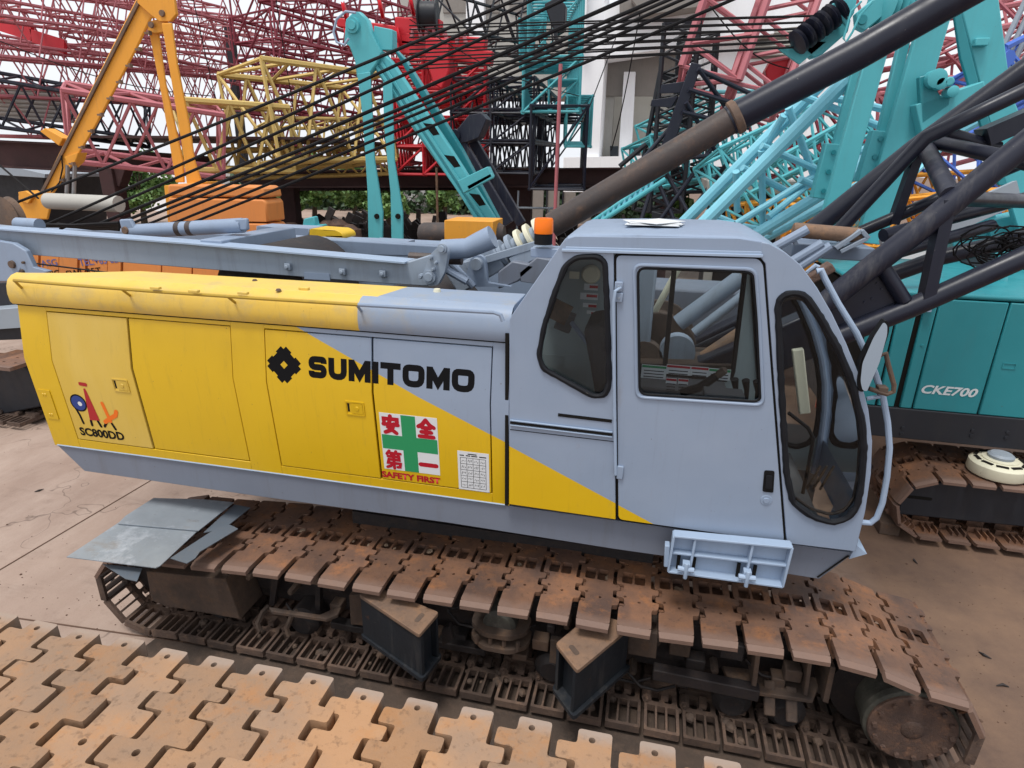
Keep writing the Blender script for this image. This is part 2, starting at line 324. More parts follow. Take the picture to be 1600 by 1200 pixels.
def wloc(o):
    p = Vector((0, 0, 0))
    while o is not None: p += o.location; o = o.parent
    return p
def thing(name, label, cat, loc=(0, 0, 0), group=None):
    o = bpy.data.objects.new(name, None); COL.objects.link(o); o.location = loc; o.empty_display_size = 0.2
    o['label'] = label; o['category'] = cat
    if group: o['group'] = group
    return o
def part(name, mb, mat, parent=None, label=None, bev=0.0, kind=None):
    me = mb if isinstance(mb, bpy.types.Mesh) else mb.mesh(name, mat, wloc(parent) if parent else (0, 0, 0))
    o = bpy.data.objects.new(name, me); COL.objects.link(o); o.parent = parent
    if label: o['label'] = label
    if kind: o['kind'] = kind
    if bev:
        bm = o.modifiers.new('bevel', 'BEVEL'); bm.width = bev; bm.segments = 2; bm.limit_method = 'ANGLE'; bm.angle_limit = R(40)
    return o
def solo(name, mb, mat, label, cat, group=None, kind=None, bev=0):
    o = part(name, mb, mat, None, None, bev, kind); o['label'] = label; o['category'] = cat
    if group: o['group'] = group
    return o
def clone(o, parent, loc, rot=None):
    c = o.copy(); COL.objects.link(c); c.parent = parent; c.location = loc
    if rot is not None: c.rotation_euler = rot
    return c
_font_cache = {}
def text(s, fr, width, height, mat, parent, name='lettering', bold=0.0, depth=0.0015, label=None):
    cu = bpy.data.curves.new('t', 'FONT'); cu.body = s; cu.offset = bold; cu.resolution_u = 3
    ob = bpy.data.objects.new('t', cu); COL.objects.link(ob)
    dg = bpy.context.evaluated_depsgraph_get(); me = bpy.data.meshes.new_from_object(ob.evaluated_get(dg))
    bpy.data.objects.remove(ob); xs = [v.co.x for v in me.vertices]; ys = [v.co.y for v in me.vertices]
    x0, x1, y0, y1 = min(xs), max(xs), min(ys), max(ys); off = wloc(parent)
    for v in me.vertices: v.co = fp(fr, (v.co.x-x0)/(x1-x0)*width, (v.co.y-y0)/(y1-y0)*height, depth)-off
    me.name = name; me.materials.clear(); me.materials.append(M[mat])
    return part(name, me, mat, parent, label)
def stroke(mb, fr, pts, w, d, capn=5, closed=False):
    """one brush stroke of width w along 2D points, round ends, slightly raised"""
    P = [Vector((p[0], p[1])) for p in pts]; h = w/2
    if closed: P = P+[P[0], P[1]]
    L, Rr = [], []
    for i, p in enumerate(P):
        if i == 0: t = (P[1]-P[0]).normalized(); nn = Vector((-t.y, t.x)); k = 1
        elif i == len(P)-1: t = (P[-1]-P[-2]).normalized(); nn = Vector((-t.y, t.x)); k = 1
        else:
            t1 = (P[i]-P[i-1]).normalized(); t2 = (P[i+1]-P[i]).normalized(); t = (t1+t2).normalized(); nn = Vector((-t.y, t.x)); k = 1/max(0.5, nn.dot(Vector((-t1.y, t1.x))))
        L.append(p+nn*h*k); Rr.append(p-nn*h*k)
    if closed: L, Rr = L[1:], Rr[1:]
    vs = [fp(fr, q.x, q.y, d) for q in L+Rr]; N = len(L)
    fs = [(N+i, N+i+1, i+1, i) for i in range(N-1)]
    mb.add(vs, fs)
    if not closed and capn:
        for c, t in ((P[0], (P[0]-P[1]).normalized()), (P[-1], (P[-1]-P[-2]).normalized())):
            nn = Vector((-t.y, t.x)); ring = [c+nn*h*math.cos(math.pi*i/capn)+t*h*math.sin(math.pi*i/capn) for i in range(capn+1)]
            mb.add([fp(fr, q.x, q.y, d) for q in reversed(ring)], [tuple(range(capn+1))])
    return mb
def lerp(a, b, t): return Vector(a)*(1-t)+Vector(b)*t
def lattice(name, label, p0, p1, w, h, bays, rc, rb, mat, group=None, side=(1, 0, 0), ends=True, cat='lattice boom', n=6, t0=1.0, t1=1.0):
    """a stored boom section: four chords, laced with zigzag tubes on all four faces"""
    p0, p1 = Vector(p0), Vector(p1); root = thing(name, label, cat, tuple(lerp(p0, p1, 0.5)-Vector((0, 0, h/2))), group)
    z = (p1-p0).normalized(); a = Vector(side); a = (a-z*a.dot(z)).normalized(); b = z.cross(a)
    if b.z < 0: b = -b
    def cn(i, j, t):
        s_ = t0+(t1-t0)*t; return lerp(p0, p1, t)+a*(i*w/2*s_)+b*(j*h/2*s_)
    for i, j in ((-1, -1), (1, -1), (1, 1), (-1, 1)): part('chord', MB().tube(cn(i, j, 0), cn(i, j, 1), rc, n), mat, root)
    lc = MB(); cs = [(-1, -1), (1, -1), (1, 1), (-1, 1)]
    for k in range(4):
        c1, c2 = cs[k], cs[(k+1) % 4]
        for q in range(bays):
            A, B = (c1, c2) if q % 2 == 0 else (c2, c1)
            lc.tube(cn(*A, q/bays), cn(*B, (q+1)/bays), rb, 5)
        if ends:
            for t in (0, 1): lc.tube(cn(*c1, t), cn(*c2, t), rb, 5)
    if ends: lc.tube(cn(-1, -1, 0), cn(1, 1, 0), rb, 5); lc.tube(cn(-1, -1, 1), cn(1, 1, 1), rb, 5)
    part('lacing', lc, mat, root, kind='stuff')
    return root

# ------------------------------------------------------------------ ground
g = MB(); FY = frame((0, 0, 0), (1, 0, 0), (0, 1, 0))
g.flat(FY, [(-150, -30), (150, -30), (150, 260), (-150, 260)])
ground = part('ground', g, 'ground', kind='structure')
for (a, b_) in (((0, 890), (240, 748)), ((0, 962), (420, 1022))):
    A, B = atz(*a, 0.004), atz(*b_, 0.004); d = (B-A); A = A-d*0.3; B = B+d*(1.2 if a[1] < 900 else 0.3)
    part('slab_joint', MB().beam(A, B, 0.012, 0.004), 'joint', ground)

rg1 = random.Random(21); lit = MB()
for k in range(420):
    q = atz(rg1.uniform(-20, 420), rg1.uniform(700, 1000), 0) if k % 2 else atz(rg1.uniform(1300, 1640), rg1.uniform(850, 1150), 0)
    s = rg1.uniform(.002, .007)*(2 if rg1.random() < .05 else 1); lit.lathe(q, (rg1.uniform(-.3, .3), rg1.uniform(-.3, .3), 1), [(s, 0), (s*rg1.uniform(.7, 1), s*.5), (s*.3, s*.8)], 5)
part('grit', lit, 'joint', ground, kind='stuff')
for k in range(5):
    q = atz(rg1.uniform(0, 330), rg1.uniform(740, 980), .006) if k % 2 else atz(rg1.uniform(1380, 1600), rg1.uniform(870, 1100), .006); a = rg1.uniform(0, 6.28)
    solo('dry_leaf', MB().path([q, q+Vector((.04*math.cos(a), .04*math.sin(a), .008)), q+Vector((.09*math.cos(a+.3), .09*math.sin(a+.3), .004))], [.004, .012, .003], 5), 'frame', ('small dark scrap on the concrete under the teal crane track', 'dark scrap on the concrete right of the yellow house corner', 'dark scrap on the brown ground beyond the drive drum', 'scrap on the concrete left of the metal sheets', 'scrap on the brown ground near the right edge')[k], 'litter', 'scraps on the concrete')

# ------------------------------------------------------------------ track shoes
def shoe_mesh(name, mat, p, Wd, rp, gap, outer, t, ribs, holes, lip, tab=None, vg=.010):
    """one cast shoe: u along the track, v across it from the outer end; zigzag edges interlock with the next shoe"""
    right = []
    for v0, v1, r in rp: right += [(r*p, v0), (r*p, v1)]
    left = []
    for k, (v0, v1, r) in enumerate(rp):      # notches are a little wider than the tongues that sit in them
        hi = r > .52; e0 = 0 if k == 0 else (-vg if hi else vg); e1 = 0 if k == len(rp)-1 else (vg if hi else -vg)
        left += [(r*p-p+gap, v0+e0), (r*p-p+gap, v1+e1)]
    v_o = outer[0]
    right = [(x-(outer[1]*p if v <= v_o+1e-6 else 0), v) for x, v in right]
    left = [(x+(outer[1]*p if v <= v_o+vg+1e-6 else 0), v) for x, v in left]
    if tab:
        left = [q for q in left if q[1] > 0.001]; left = [(left[0][0], tab[1]), ]+left
        right = [(right[0][0], 0.0)]+right[1:]
        left = [(right[0][0]-tab[0], 0.0), (right[0][0]-tab[0], tab[1])]+left
    out = right+left[::-1]
    out = rnd(out, 0.016, 2)
    fr = frame((0, 0, 0), (1, 0, 0), (0, 1, 0)); mb = MB(); mb.prism(fr, out, -t, 0, holes)
    if lip:
        # bent outer lip
        a, b = left[0][0], right[0][0]
        mb.add([(a, 0, -0.001), (b, 0, -0.001), (b-0.006, -0.040, -0.016), (a+0.006, -0.040, -0.016), (a, 0, -t), (b, 0, -t), (b-0.006, -0.040, -t-0.01), (a+0.006, -0.040, -t-0.01)],
               [(0, 3, 2, 1), (4, 5, 6, 7), (3, 7, 6, 2), (0, 4, 7, 3), (1, 2, 6, 5)])
    for c, d in ribs: mb.box(c, d)
    return mb.mesh(name, mat)
PM = 0.262
rp_m = [(0, .19, .47), (.19, .265, .62), (.265, .345, .43), (.345, .405, .60), (.405, .60, .40), (.60, .66, .58), (.66, .74, .41), (.74, .81, .60), (.81, .90, .45)]
pk = [rnd([(x0, .43), (x0+.072, .43), (x0+.072, .555), (x0, .555)], .014, 2) for x0 in (-.095, -.008)]
hol = [circ(-.065, .285, .011, 8), circ(.03, .245, .011, 8), circ(-.065, .64, .011, 8), circ(.03, .68, .011, 8)]
ribs = [((x, .15, -.055), (.012, .14, .05)) for x in (-.09, -.03, .03)]+[((0, .235, -.06), (.20, .02, .06)), ((-.02, .375, -.075), (.16, .07, .10)), ((0, .49, -.085), (.258, .15, .06)), ((-.02, .61, -.075), (.16, .07, .10)),
        ((0, .71, -.06), (.22, .02, .06)), ((0, .885, -.06), (.205, .016, .06))]+[((x, .80, -.065), (.014, .19, .07)) for x in (-.095, 0, .095)]
shoe_top = shoe_mesh('track_shoe', 'shoe', PM, .90, rp_m, .026, (.19, .04), .034, ribs, pk+hol, True)
lowm = MB()
pk2 = [rnd([(x0, v0), (x1, v0), (x1, v1), (x0, v1)], .008, 2) for x0, x1 in ((-.098, -.040), (-.026, .030), (.044, .098)) for v0, v1 in ((.022, .215), (.69, .88))]
pk2 += [rnd([(x0, v0), (x0+.06, v0), (x0+.06, v1), (x0, v1)], .02, 3) for x0 in (-.075, .012) for v0, v1 in ((.25, .335), (.43, .54))]
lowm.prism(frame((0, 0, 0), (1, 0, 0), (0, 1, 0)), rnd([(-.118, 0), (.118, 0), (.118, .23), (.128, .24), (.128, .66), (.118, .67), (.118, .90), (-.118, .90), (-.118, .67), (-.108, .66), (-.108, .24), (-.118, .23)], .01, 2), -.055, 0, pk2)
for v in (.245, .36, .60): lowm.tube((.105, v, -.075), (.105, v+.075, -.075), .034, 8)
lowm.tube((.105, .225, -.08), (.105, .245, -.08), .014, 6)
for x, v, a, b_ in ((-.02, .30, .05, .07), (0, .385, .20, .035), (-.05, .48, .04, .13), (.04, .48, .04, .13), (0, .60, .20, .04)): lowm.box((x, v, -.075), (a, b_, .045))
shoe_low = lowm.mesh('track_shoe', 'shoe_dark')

# ------------------------------------------------------------------ the crawler crane
CR = thing('crawler_crane', 'yellow and grey crawler crane with closed cab, in front of all the others', 'crawler crane', (-1.0, 5.1, 0))
YO = 3.24
path = [(-3.30, .84), (-2.5, .895), (-1.47, .905), (-.4, .93), (.13, .92), (.75, .95), (1.2, .965), (1.5, .93), (1.80, .83)]
cxr, czr, rr_ = 1.70, .46, .47
for k in range(1, 12): t = R(62-k*15); path.append((cxr+rr_*math.cos(t), czr+rr_*math.sin(t)))
path += [(1.3, .045), (-3.5, .045)]
cxl, czl, rl_ = -3.72, .42, .40
for k in range(0, 13): t = R(-95-k*15); path.append((cxl+rl_*math.cos(t), czl+rl_*math.sin(t)))
path = [Vector(q) for q in path]
seg = [(path[i], path[(i+1) % len(path)]) for i in range(len(path))]
Ltot = sum((b-a).length for a, b in seg); NS = round(Ltot/PM); step_ = Ltot/NS
def along(s):
    s %= Ltot
    for a, b in seg:
        L = (b-a).length
        if s <= L: return a+(b-a)*(s/L)
        s -= L
for k in range(NS):
    a, b = along((k-0.48)*step_), along((k+0.48)*step_); d = (b-a).normalized(); c = (a+b)/2
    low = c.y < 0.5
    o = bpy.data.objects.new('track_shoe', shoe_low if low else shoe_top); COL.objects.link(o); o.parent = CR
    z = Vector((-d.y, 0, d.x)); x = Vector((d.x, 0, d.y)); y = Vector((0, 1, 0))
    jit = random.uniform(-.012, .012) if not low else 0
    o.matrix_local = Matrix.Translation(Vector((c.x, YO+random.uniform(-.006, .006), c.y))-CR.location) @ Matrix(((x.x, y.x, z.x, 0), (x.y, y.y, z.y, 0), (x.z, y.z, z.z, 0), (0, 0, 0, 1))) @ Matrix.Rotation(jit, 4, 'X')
gv = MB()
for k in range(42):
    x = random.choice((random.uniform(-2.4, -1.2), random.uniform(1.0, 1.9), random.uniform(-2.9, 1.9))); a = random.choice((0, 0, 1))
    zt = .915 if x < 1.3 else .915-(x-1.3)*.22
    s = random.uniform(.018, .034); q = Vector((x, YO+.49+random.uniform(-.05, .05), zt-.040))
    gv.lathe(q-Vector((0, 0, s*.2)), (random.uniform(-.25, .25), random.uniform(-.25, .25), 1), [(s*.7, 0), (s, s*.2), (s*.8, s*.45), (s*.45, s*.5)], 6)
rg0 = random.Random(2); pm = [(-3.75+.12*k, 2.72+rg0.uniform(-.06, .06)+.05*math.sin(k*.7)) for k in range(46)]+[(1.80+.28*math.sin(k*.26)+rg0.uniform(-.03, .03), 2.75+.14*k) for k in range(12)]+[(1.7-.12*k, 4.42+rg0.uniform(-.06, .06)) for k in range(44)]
solo('mud', MB().flat(FY, pm, .004), 'mud', 'oily mud under the main crane track, with the shade there painted in', 'mud', kind='stuff')  # oily ground, coloured darker to stand in for the shade below the track
part('trapped_gravel', gv, 'gravel', CR, 'pale gravel trapped in the pockets of the track', kind='stuff')
# side frame between upper and lower run
FC = lambda Y: frame((0, Y, 0), (1, 0, 0), (0, 0, 1))
part('track_frame', MB().box((-1.0, 3.83, .50), (4.9, .34, .34)).box((-1.0, 3.70, .30), (4.6, .06, .10)).box((-1.0, 3.70, .69), (4.6, .06, .06)), 'frame', CR, bev=.01)
part('track_frame', MB().box((-1.0, 6.4, .55), (5.6, .8, .9)), 'frame', CR, 'far side track frame in the shade under the house')
part('carbody', MB().box((-1.0, 5.1, .75), (2.4, 2.3, .5)).lathe((-1.0, 5.1, .95), (0, 0, 1), [(.95, 0), (.95, .25)], 32), 'frame', CR)
P = [at(u, v, 3.36) for u, v in ((228, 893), (352, 905), (376, 968), (262, 948), (236, 938))]
part('idler_bracket', MB().prism(FC(3.36), [(p.x, p.z) for p in P], -.30, 0), 'frame_brown', CR, bev=.008)
part('idler_wheel', MB().lathe((-3.72, 3.55, .43), (0, 1, 0), [(.05, -.08), (.10, -.08), (.12, -.02), (.30, -.02), (.30, .26), (.1, .26)], 24), 'frame', CR)
part('frame_rib', MB().beam(at(352, 893, 3.42), at(376, 966, 3.42), .03, .05), 'frame_brown', CR)
def px_prism(name, Y, pts, th, mat, bev=.006, label=None):
    q = [at(u, v, Y) for u, v in pts]; return part(name, MB().prism(FC(Y), [(p.x, p.z) for p in q], -th, 0), mat, CR, label, bev)
def shelf(name, z, pts, th, mat):
    q = [atz(u, v, z) for u, v in pts]; return part(name, MB().prism(FY, [(p.x, p.y) for p in q], z-th, z), mat, CR, None, .005)
shelf('frame_shelf', .46, ((420, 948), (500, 960), (535, 945), (528, 960), (510, 967), (425, 955)), .03, 'frame_brown')
shelf('frame_shelf', .44, ((1128, 1040), (1170, 1045), (1285, 1060), (1270, 1094), (1145, 1076)), .03, 'frame_brown')
for pts in (((425, 890), (436, 893), (428, 948), (420, 946)), ((492, 905), (500, 908), (500, 955), (492, 952))): px_prism('frame_rib', 3.55, pts, .05, 'frame')
for pts in (((1182, 1010), (1190, 1012), (1182, 1074), (1174, 1072)), ((1264, 1022), (1271, 1024), (1262, 1088), (1255, 1086)), ((1298, 1042), (1306, 1044), (1294, 1100), (1285, 1097))): px_prism('frame_rib', 3.42, pts, .25, 'frame_brown')
for u, v in ((410, 955), (455, 962)):
    c = at(u, v, 3.45); part('hook', MB().path([c+Vector(q) for q in ((.03, .05, .02), (0, 0, -.01), (-.02, -.05, -.08), (.0, -.06, -.14))], .022, 6), 'frame_brown', CR)
for u, v in ((1205, 1085), (1240, 1095)):
    c = at(u, v, 3.38); part('hook', MB().beam(c+Vector((0, .1, .02)), c+Vector((.01, -.02, -.16)), .03, .07), 'frame_brown', CR, bev=.01)
part('lower_guard', MB().beam(at(1020, 1048, 3.42), at(1185, 1082, 3.42), .08, .09), 'frame', CR, bev=.008)
part('lower_guard', MB().beam(at(520, 972, 3.5), at(760, 1015, 3.5), .08, .06), 'frame', CR, bev=.008)
px_prism('roller_bracket', 3.45, ((545, 930), (578, 930), (582, 980), (548, 976)), .2, 'frame_brown')
px_prism('roller_bracket', 3.45, ((982, 985), (1028, 990), (1025, 1030), (980, 1022)), .2, 'frame_brown')
c = at(780, 985, 3.42)
for dz, wd in ((.02, .21), (-.10, .215)):
    part('roller_cap', MB().prism(frame((c.x, 3.42, c.z+dz), (1, 0, 0), (0, 1, 0)), rnd([(-wd, 0), (-.1, -.09), (.1, -.09), (wd, 0), (wd, .15), (-wd, .15)], .04), -.02, .02), 'frame_brown', CR, bev=.006)
part('roller', MB().lathe((c.x, 3.40, c.z+.05), (0, 1, 0), [(.09, 0), (.12, .02), (.12, .25)], 20), 'drive_side', CR)
for k in range(4): part('bolt', MB().tube((c.x-.15+.1*k, 3.36, c.z-.09), (c.x-.15+.1*k, 3.36, c.z-.02), .016, 6), 'frame_brown', CR)
for sx in (-3.2, -2.45, -1.7, -.45, .8, 1.15):
    part('roller', MB().lathe((sx, 3.50, .22), (0, 1, 0), [(.05, -.05), (.08, -.05), (.13, 0), (.13, .3)], 16), 'frame', CR)
px_prism('frame_lug', 3.30, ((860, 1000), (878, 1003), (876, 1040), (858, 1036)), .05, 'frame_brown')
px_prism('frame_lug', 3.35, ((690, 985), (702, 978), (708, 1000), (690, 1010)), .05, 'frame')
rg2 = random.Random(17)
for k in range(46):   # brackets, bolts and hoses along the frame
    x = -2.9+4.1*k/46+rg2.uniform(-.05, .05); z = rg2.choice((.30, .44, .56, .66)); y = 3.58-rg2.uniform(0, .08)
    t = rg2.random()
    if t < .4: part('bolt', MB().lathe((x, y, z), (0, -1, 0), [(.03, -.1), (.03, 0), (.02, .02)], 6), 'frame_brown', CR)
    elif t < .75: part('frame_lug', MB().box((x, y, z), (rg2.uniform(.05, .16), .10, rg2.uniform(.05, .16))), 'frame' if rg2.random() < .5 else 'frame_brown', CR, None, .008)
    else: part('grease_hose', MB().path([(x, y, z), (x+.10, y-.05, z-.06), (x+.22, y-.02, z-.10), (x+.34, y, z-.05)], .011, 6), 'frame', CR)
mc = MB()
for k in range(160):
    x = rg2.uniform(-3.6, 1.7); y = rg2.uniform(3.30, 4.0); s = rg2.uniform(.012, .045); mc.lathe((x, y, .075), (rg2.uniform(-.4, .4), rg2.uniform(-.4, .4), 1), [(s, 0), (s*.9, s*.5), (s*.4, s*.9)], 6)
part('caked_mud', mc, 'frame_brown', CR, 'clods of dried mud on the lower run of the track', kind='stuff')
def swing_arm(corn, z, h, slot):
    q = [atz(u, v, z) for u, v in corn]; fr2 = frame((0, 0, 0), (1, 0, 0), (0, 1, 0)); out = [(p.x, p.y) for p in q]
    a = part('support_arm', MB().prism(fr2, rnd(out, .02, 2), z-.03, z), 'arm_top', CR, bev=.004)
    i0, i1, o1, o0 = q   # inner far, inner near?, outer ...
    m = MB(); low = [(p.x, p.y) for p in q]; cx_ = sum(p[0] for p in low)/4; cy_ = sum(p[1] for p in low)/4
    m.prism(fr2, rnd([(cx_+(x-cx_)*1.06, cy_+(y-cy_)*1.06) for x, y in low], .03, 2), z-h-.03, z-h)
    def web(A, B): m.beam(Vector((A.x, A.y, z-h/2-.015)), Vector((B.x, B.y, z-h/2-.015)), .022, h-.032, side=(A-B).cross(Vector((0, 0, 1))))
    sh = lambda A, B, C, D, t: (A+(D-A)*t, B+(C-B)*t)
    web(*sh(i0, o0, o1, i1, .12)); web(*sh(i0, o0, o1, i1, .88))
    dp = (o0-i0)*.12; web(*(p-dp for p in (o0*.88+o1*.12, o0*.12+o1*.88)))
    part('arm_web', m, 'arm_side', a)
    c_ = (o0+o1)/2*.84+(i0+i1)/2*.16
    part('locking_slot', MB().prism(frame((c_.x, c_.y, z), o0-o1, (i0-o0) if (o0-o1).cross(i0-o0).z > 0 else (o0-i0)), rnd([(-.045, -.018), (.045, -.018), (.045, .018), (-.045, .018)], .017, 3), .0005, .002), 'frame_brown', a)
    return a
swing_arm([(598, 920), (560, 928), (655, 992), (686, 956)], .80, .36, 0)
swing_arm([(990, 975), (925, 958), (868, 1005), (902, 1048)], .80, .36, 0)
# final drive
DC = at(1424, 1137, 3.33); DCX, DCZ = DC.x, DC.z
part('drive_drum', MB().lathe((DCX, 3.33, DCZ), (0, 1, 0), [(.245, 0), (.27, .012), (.272, .06), (.26, .065), (.26, .40), (.28, .42), (.28, .6)], 40), 'drive_side', CR, 'mud-grey final drive drum at the front of the track', .004)
dcap = part('drive_cap', MB().lathe((DCX, 3.31, DCZ), (0, 1, 0), [(.242, 0), (.25, .006), (.25, .025)], 40), 'drive', CR, 'rust-red round end plate of the final drive')
for k in range(14):
    t = 2*math.pi*k/14; x, z = DCX+.215*math.cos(t), DCZ+.215*math.sin(t)
    part('cap_bolt', MB().tube((x, 3.292, z), (x, 3.312, z), .016, 6), 'drive', dcap)
part('cap_boss', MB().lathe((DCX, 3.30, DCZ), (0, 1, 0), [(.05, 0), (.065, .006), (.07, .012)], 16).lathe((DCX+.06, 3.305, DCZ+.03), (0, 1, 0), [(.016, 0), (.02, .007)], 8), 'drive', dcap)
part('sprocket', MB().lathe((1.70, 3.55, .46), (0, 1, 0), [(.2, 0), (.30, .01), (.30, .3), (.2, .3)], 24), 'frame', CR)

# house -------------------------------------------------------------
ZK, ZT, ZB = 2.245, 2.640, 1.490
def py(z): return 3.50+((z-ZK)*.1375 if z >= ZK else (ZK-z)*.0764)
FRU = frame((0, 3.50, ZK), (1, 0, 0), (0, .1375, 1)); FRL = frame((0, 3.50, ZK), (1, 0, 0), (0, -.0764, 1))
def on(fr, u, v):
    d = ray(u, v); t = (fr[0]-C0).dot(fr[3])/d.dot(fr[3]); p = C0+d*t-fr[0]; return (p.dot(fr[1]), p.dot(fr[2]))
def bent(mb, x0, x1, z0, z1, th=.03, proud=0.0):
    zs = [z0]+([ZK] if z0 < ZK < z1 else [])+[z1]
    out = [(py(z)-proud, z) for z in zs]+[(py(z)+th, z) for z in reversed(zs)]
    return mb.prism(frame((x0, 0, 0), (0, 1, 0), (0, 0, 1)), out, 0, x1-x0)
D = [(-4.31, -3.605), (-3.605, -2.771), (-2.515, -1.726), (-1.726, -.918)]
XL, XR, DZ0, DZ1 = -4.564, -.800, 1.572, 2.610
sh = MB()
for a, b in ((XL, D[0][0]), (D[1][1], D[2][0]), (D[3][1], XR)): bent(sh, a, b, ZB, ZT)
for a, b in ((D[0][0], D[1][1]), (D[2][0], D[3][1])): bent(sh, a, b, ZB, DZ0); bent(sh, a, b, DZ1, ZT)
shell = part('house_shell', sh, 'side', CR, bev=.003)
part('hood_frame', MB().box((-2.6, 3.80, 2.05), (3.6, .40, 1.1)), 'gap', CR)
rear = MB(); rear.prism(frame((0, 0, 0), (1, 0, 0), (0, 1, 0)), [(XL, 3.58), (XL+.02, 3.56), (-3.9, 3.98), (-3.9, 4.02)], 1.52, 2.8)
part('rear_panel', rear, 'side', CR)
doors = []
for k, (a, b) in enumerate(D):
    m = bent(MB(), a+.007, b-.007, DZ0+.007, DZ1-.007, .02, .0015 if k != 1 else -.004)
    doors.append(part('engine_door', m, 'faded' if k == 0 else 'side', shell if False else CR, 'sun-bleached rear engine door with the coloured logo' if k == 0 else None, bev=.003))
def latch(door, u, v, mat):
    a, b = on(FRL, u, v); fr = (fp(FRL, a, b), FRL[1], FRL[2], FRL[3])
    h = part('latch', MB().prism(fr, rnd([(-.075, -.052), (.065, -.052), (.065, .052), (-.075, .052)], .008), .001, .007, [rnd([(-.065, -.042), (.055, -.042), (.055, .042), (-.065, .042)], .006)]), mat, door)
    h2 = MB().prism(fr, rnd([(-.032, -.038), (.052, -.038), (.052, .038), (-.032, .038)], .006), .001, .006); h2.lathe(fp(fr, .01, 0, .006), fr[3], [(.016, 0), (.014, .004)], 12)
    part('latch_paddle', h2, mat, door); part('latch_slot', MB().prism(fr, [(-.060, -.030), (-.044, -.030), (-.044, .034), (-.060, .034)], .0005, .0015), 'gap', door)
latch(doors[0], 190, 602, 'faded'); latch(doors[2], 556, 638, 'side')
for u, v in ((57, 606), (57, 660), (88, 612), (97, 650)): pass
a, b = on(FRL, 57, 602); c_, d_ = on(FRL, 98, 656)
part('access_plate', MB().prism(FRL, rnd([(a, d_), (c_-.03, d_), (c_-.03, b-.03), (a, b-.03)], .01), .001, .006), 'side', CR, bev=.002)
for x, z in ((a+.04, b-.07), (c_-.08, b-.07), (a+.04, d_+.04), (c_-.08, d_+.04)): part('bolt', MB().lathe(fp(FRL, x, z, .006), FRL[3], [(.011, 0), (.009, .004)], 8), 'side', CR)
# rounded cap rail and hood roof
prof = [(3.556, 2.648), (3.532, 2.652), (3.518, 2.672), (3.512, 2.73), (3.520, 2.785), (3.540, 2.828), (3.575, 2.856), (3.62, 2.868)]
cap = MB(); rows = []
for x, sc in ((XL+.012, 0.0), (XL-.005, .5), (XL-.012, 1), (XR, 1)):
    rows.append([Vector((x + (0.03*(1-sc) if sc < 1 else 0), 3.56+(y-3.56)*(.55+.45*sc), 2.74+(z-2.74)*(.80+.2*sc))) for y, z in prof])
cap.loft(rows); cap.add([rows[0][i] for i in range(len(prof))], [tuple(reversed(range(len(prof))))])
part('cap_rail', cap, 'cap', CR)
part('cap_seam', MB().box(((XL+XR)/2, 3.558, 2.644), (XR-XL, .02, .008)), 'gap', CR)
rf = MB().prism(FY, [(XL, 3.61), (XR, 3.61), (XR, 3.96), (-1.0, 3.96), (-3.80, 3.93), (-4.25, 3.70)], 2.80, 2.8685)
part('hood_roof', rf, 'roof', CR, bev=.004)
rail = [at(u, v, 3.41) for u, v in ((22, 438), (120, 446), (250, 456), (400, 466), (560, 476), (700, 484), (772, 488), (782, 492), (786, 502))]
hr = part('hood_handrail', MB().path(rail[:5], .012, 8), 'rail', CR)
part('hood_handrail', MB().path(rail[4:], .013, 8), 'grey', CR)
for u, v, w, z in ((22, 438, 36, 452), (190, 452, 206, 464), (355, 463, 370, 475), (557, 476, 566, 488)):
    part('rail_stanchion', MB().tube(at(u, v, 3.41), at(w, z, 3.545), .009, 6), 'grey' if u > 500 else 'rail', CR)
for u, v in ((243, 449), (303, 454), (380, 457), (475, 450)):
    p = atz(u, v, 2.88); part('roof_hinge', MB().box((p.x, p.y, 2.877), (.07, .03, .018)), 'roof', CR, bev=.004)
for u, v in ((435, 453), (398, 438)): p = atz(u, v, 2.872); part('roof_stud', MB().lathe((p.x, p.y, 2.868), (0, 0, 1), [(.02, 0), (.012, .012)], 8), 'frame_brown', CR)
p = atz(683, 455, 2.872); part('roof_stud', MB().lathe((p.x, p.y, 2.868), (0, 0, 1), [(.026, 0), (.022, .02)], 10), 'cream', CR, 'cream plug on the hood roof')
# skirt
sk = [at(u, v, 3.565) for u, v in ((90, 696), (440, 742), (790, 790), (1040, 824), (1335, 864), (1280, 905), (1200, 892), (960, 858), (700, 817), (400, 775), (132, 736))]
part('skirt', MB().prism(FC(3.565), [(p.x, p.z) for p in sk], -.10, 0), 'skirt', CR, bev=.004)
part('skirt_edge', MB().path([at(u, v, 3.555) for u, v in ((90, 695), (440, 741), (790, 789))], .006, 6), 'step', CR)
part('deck', MB().box((-1.6, 5.1, 1.36), (5.6, 2.9, .18)), 'skirt', CR)
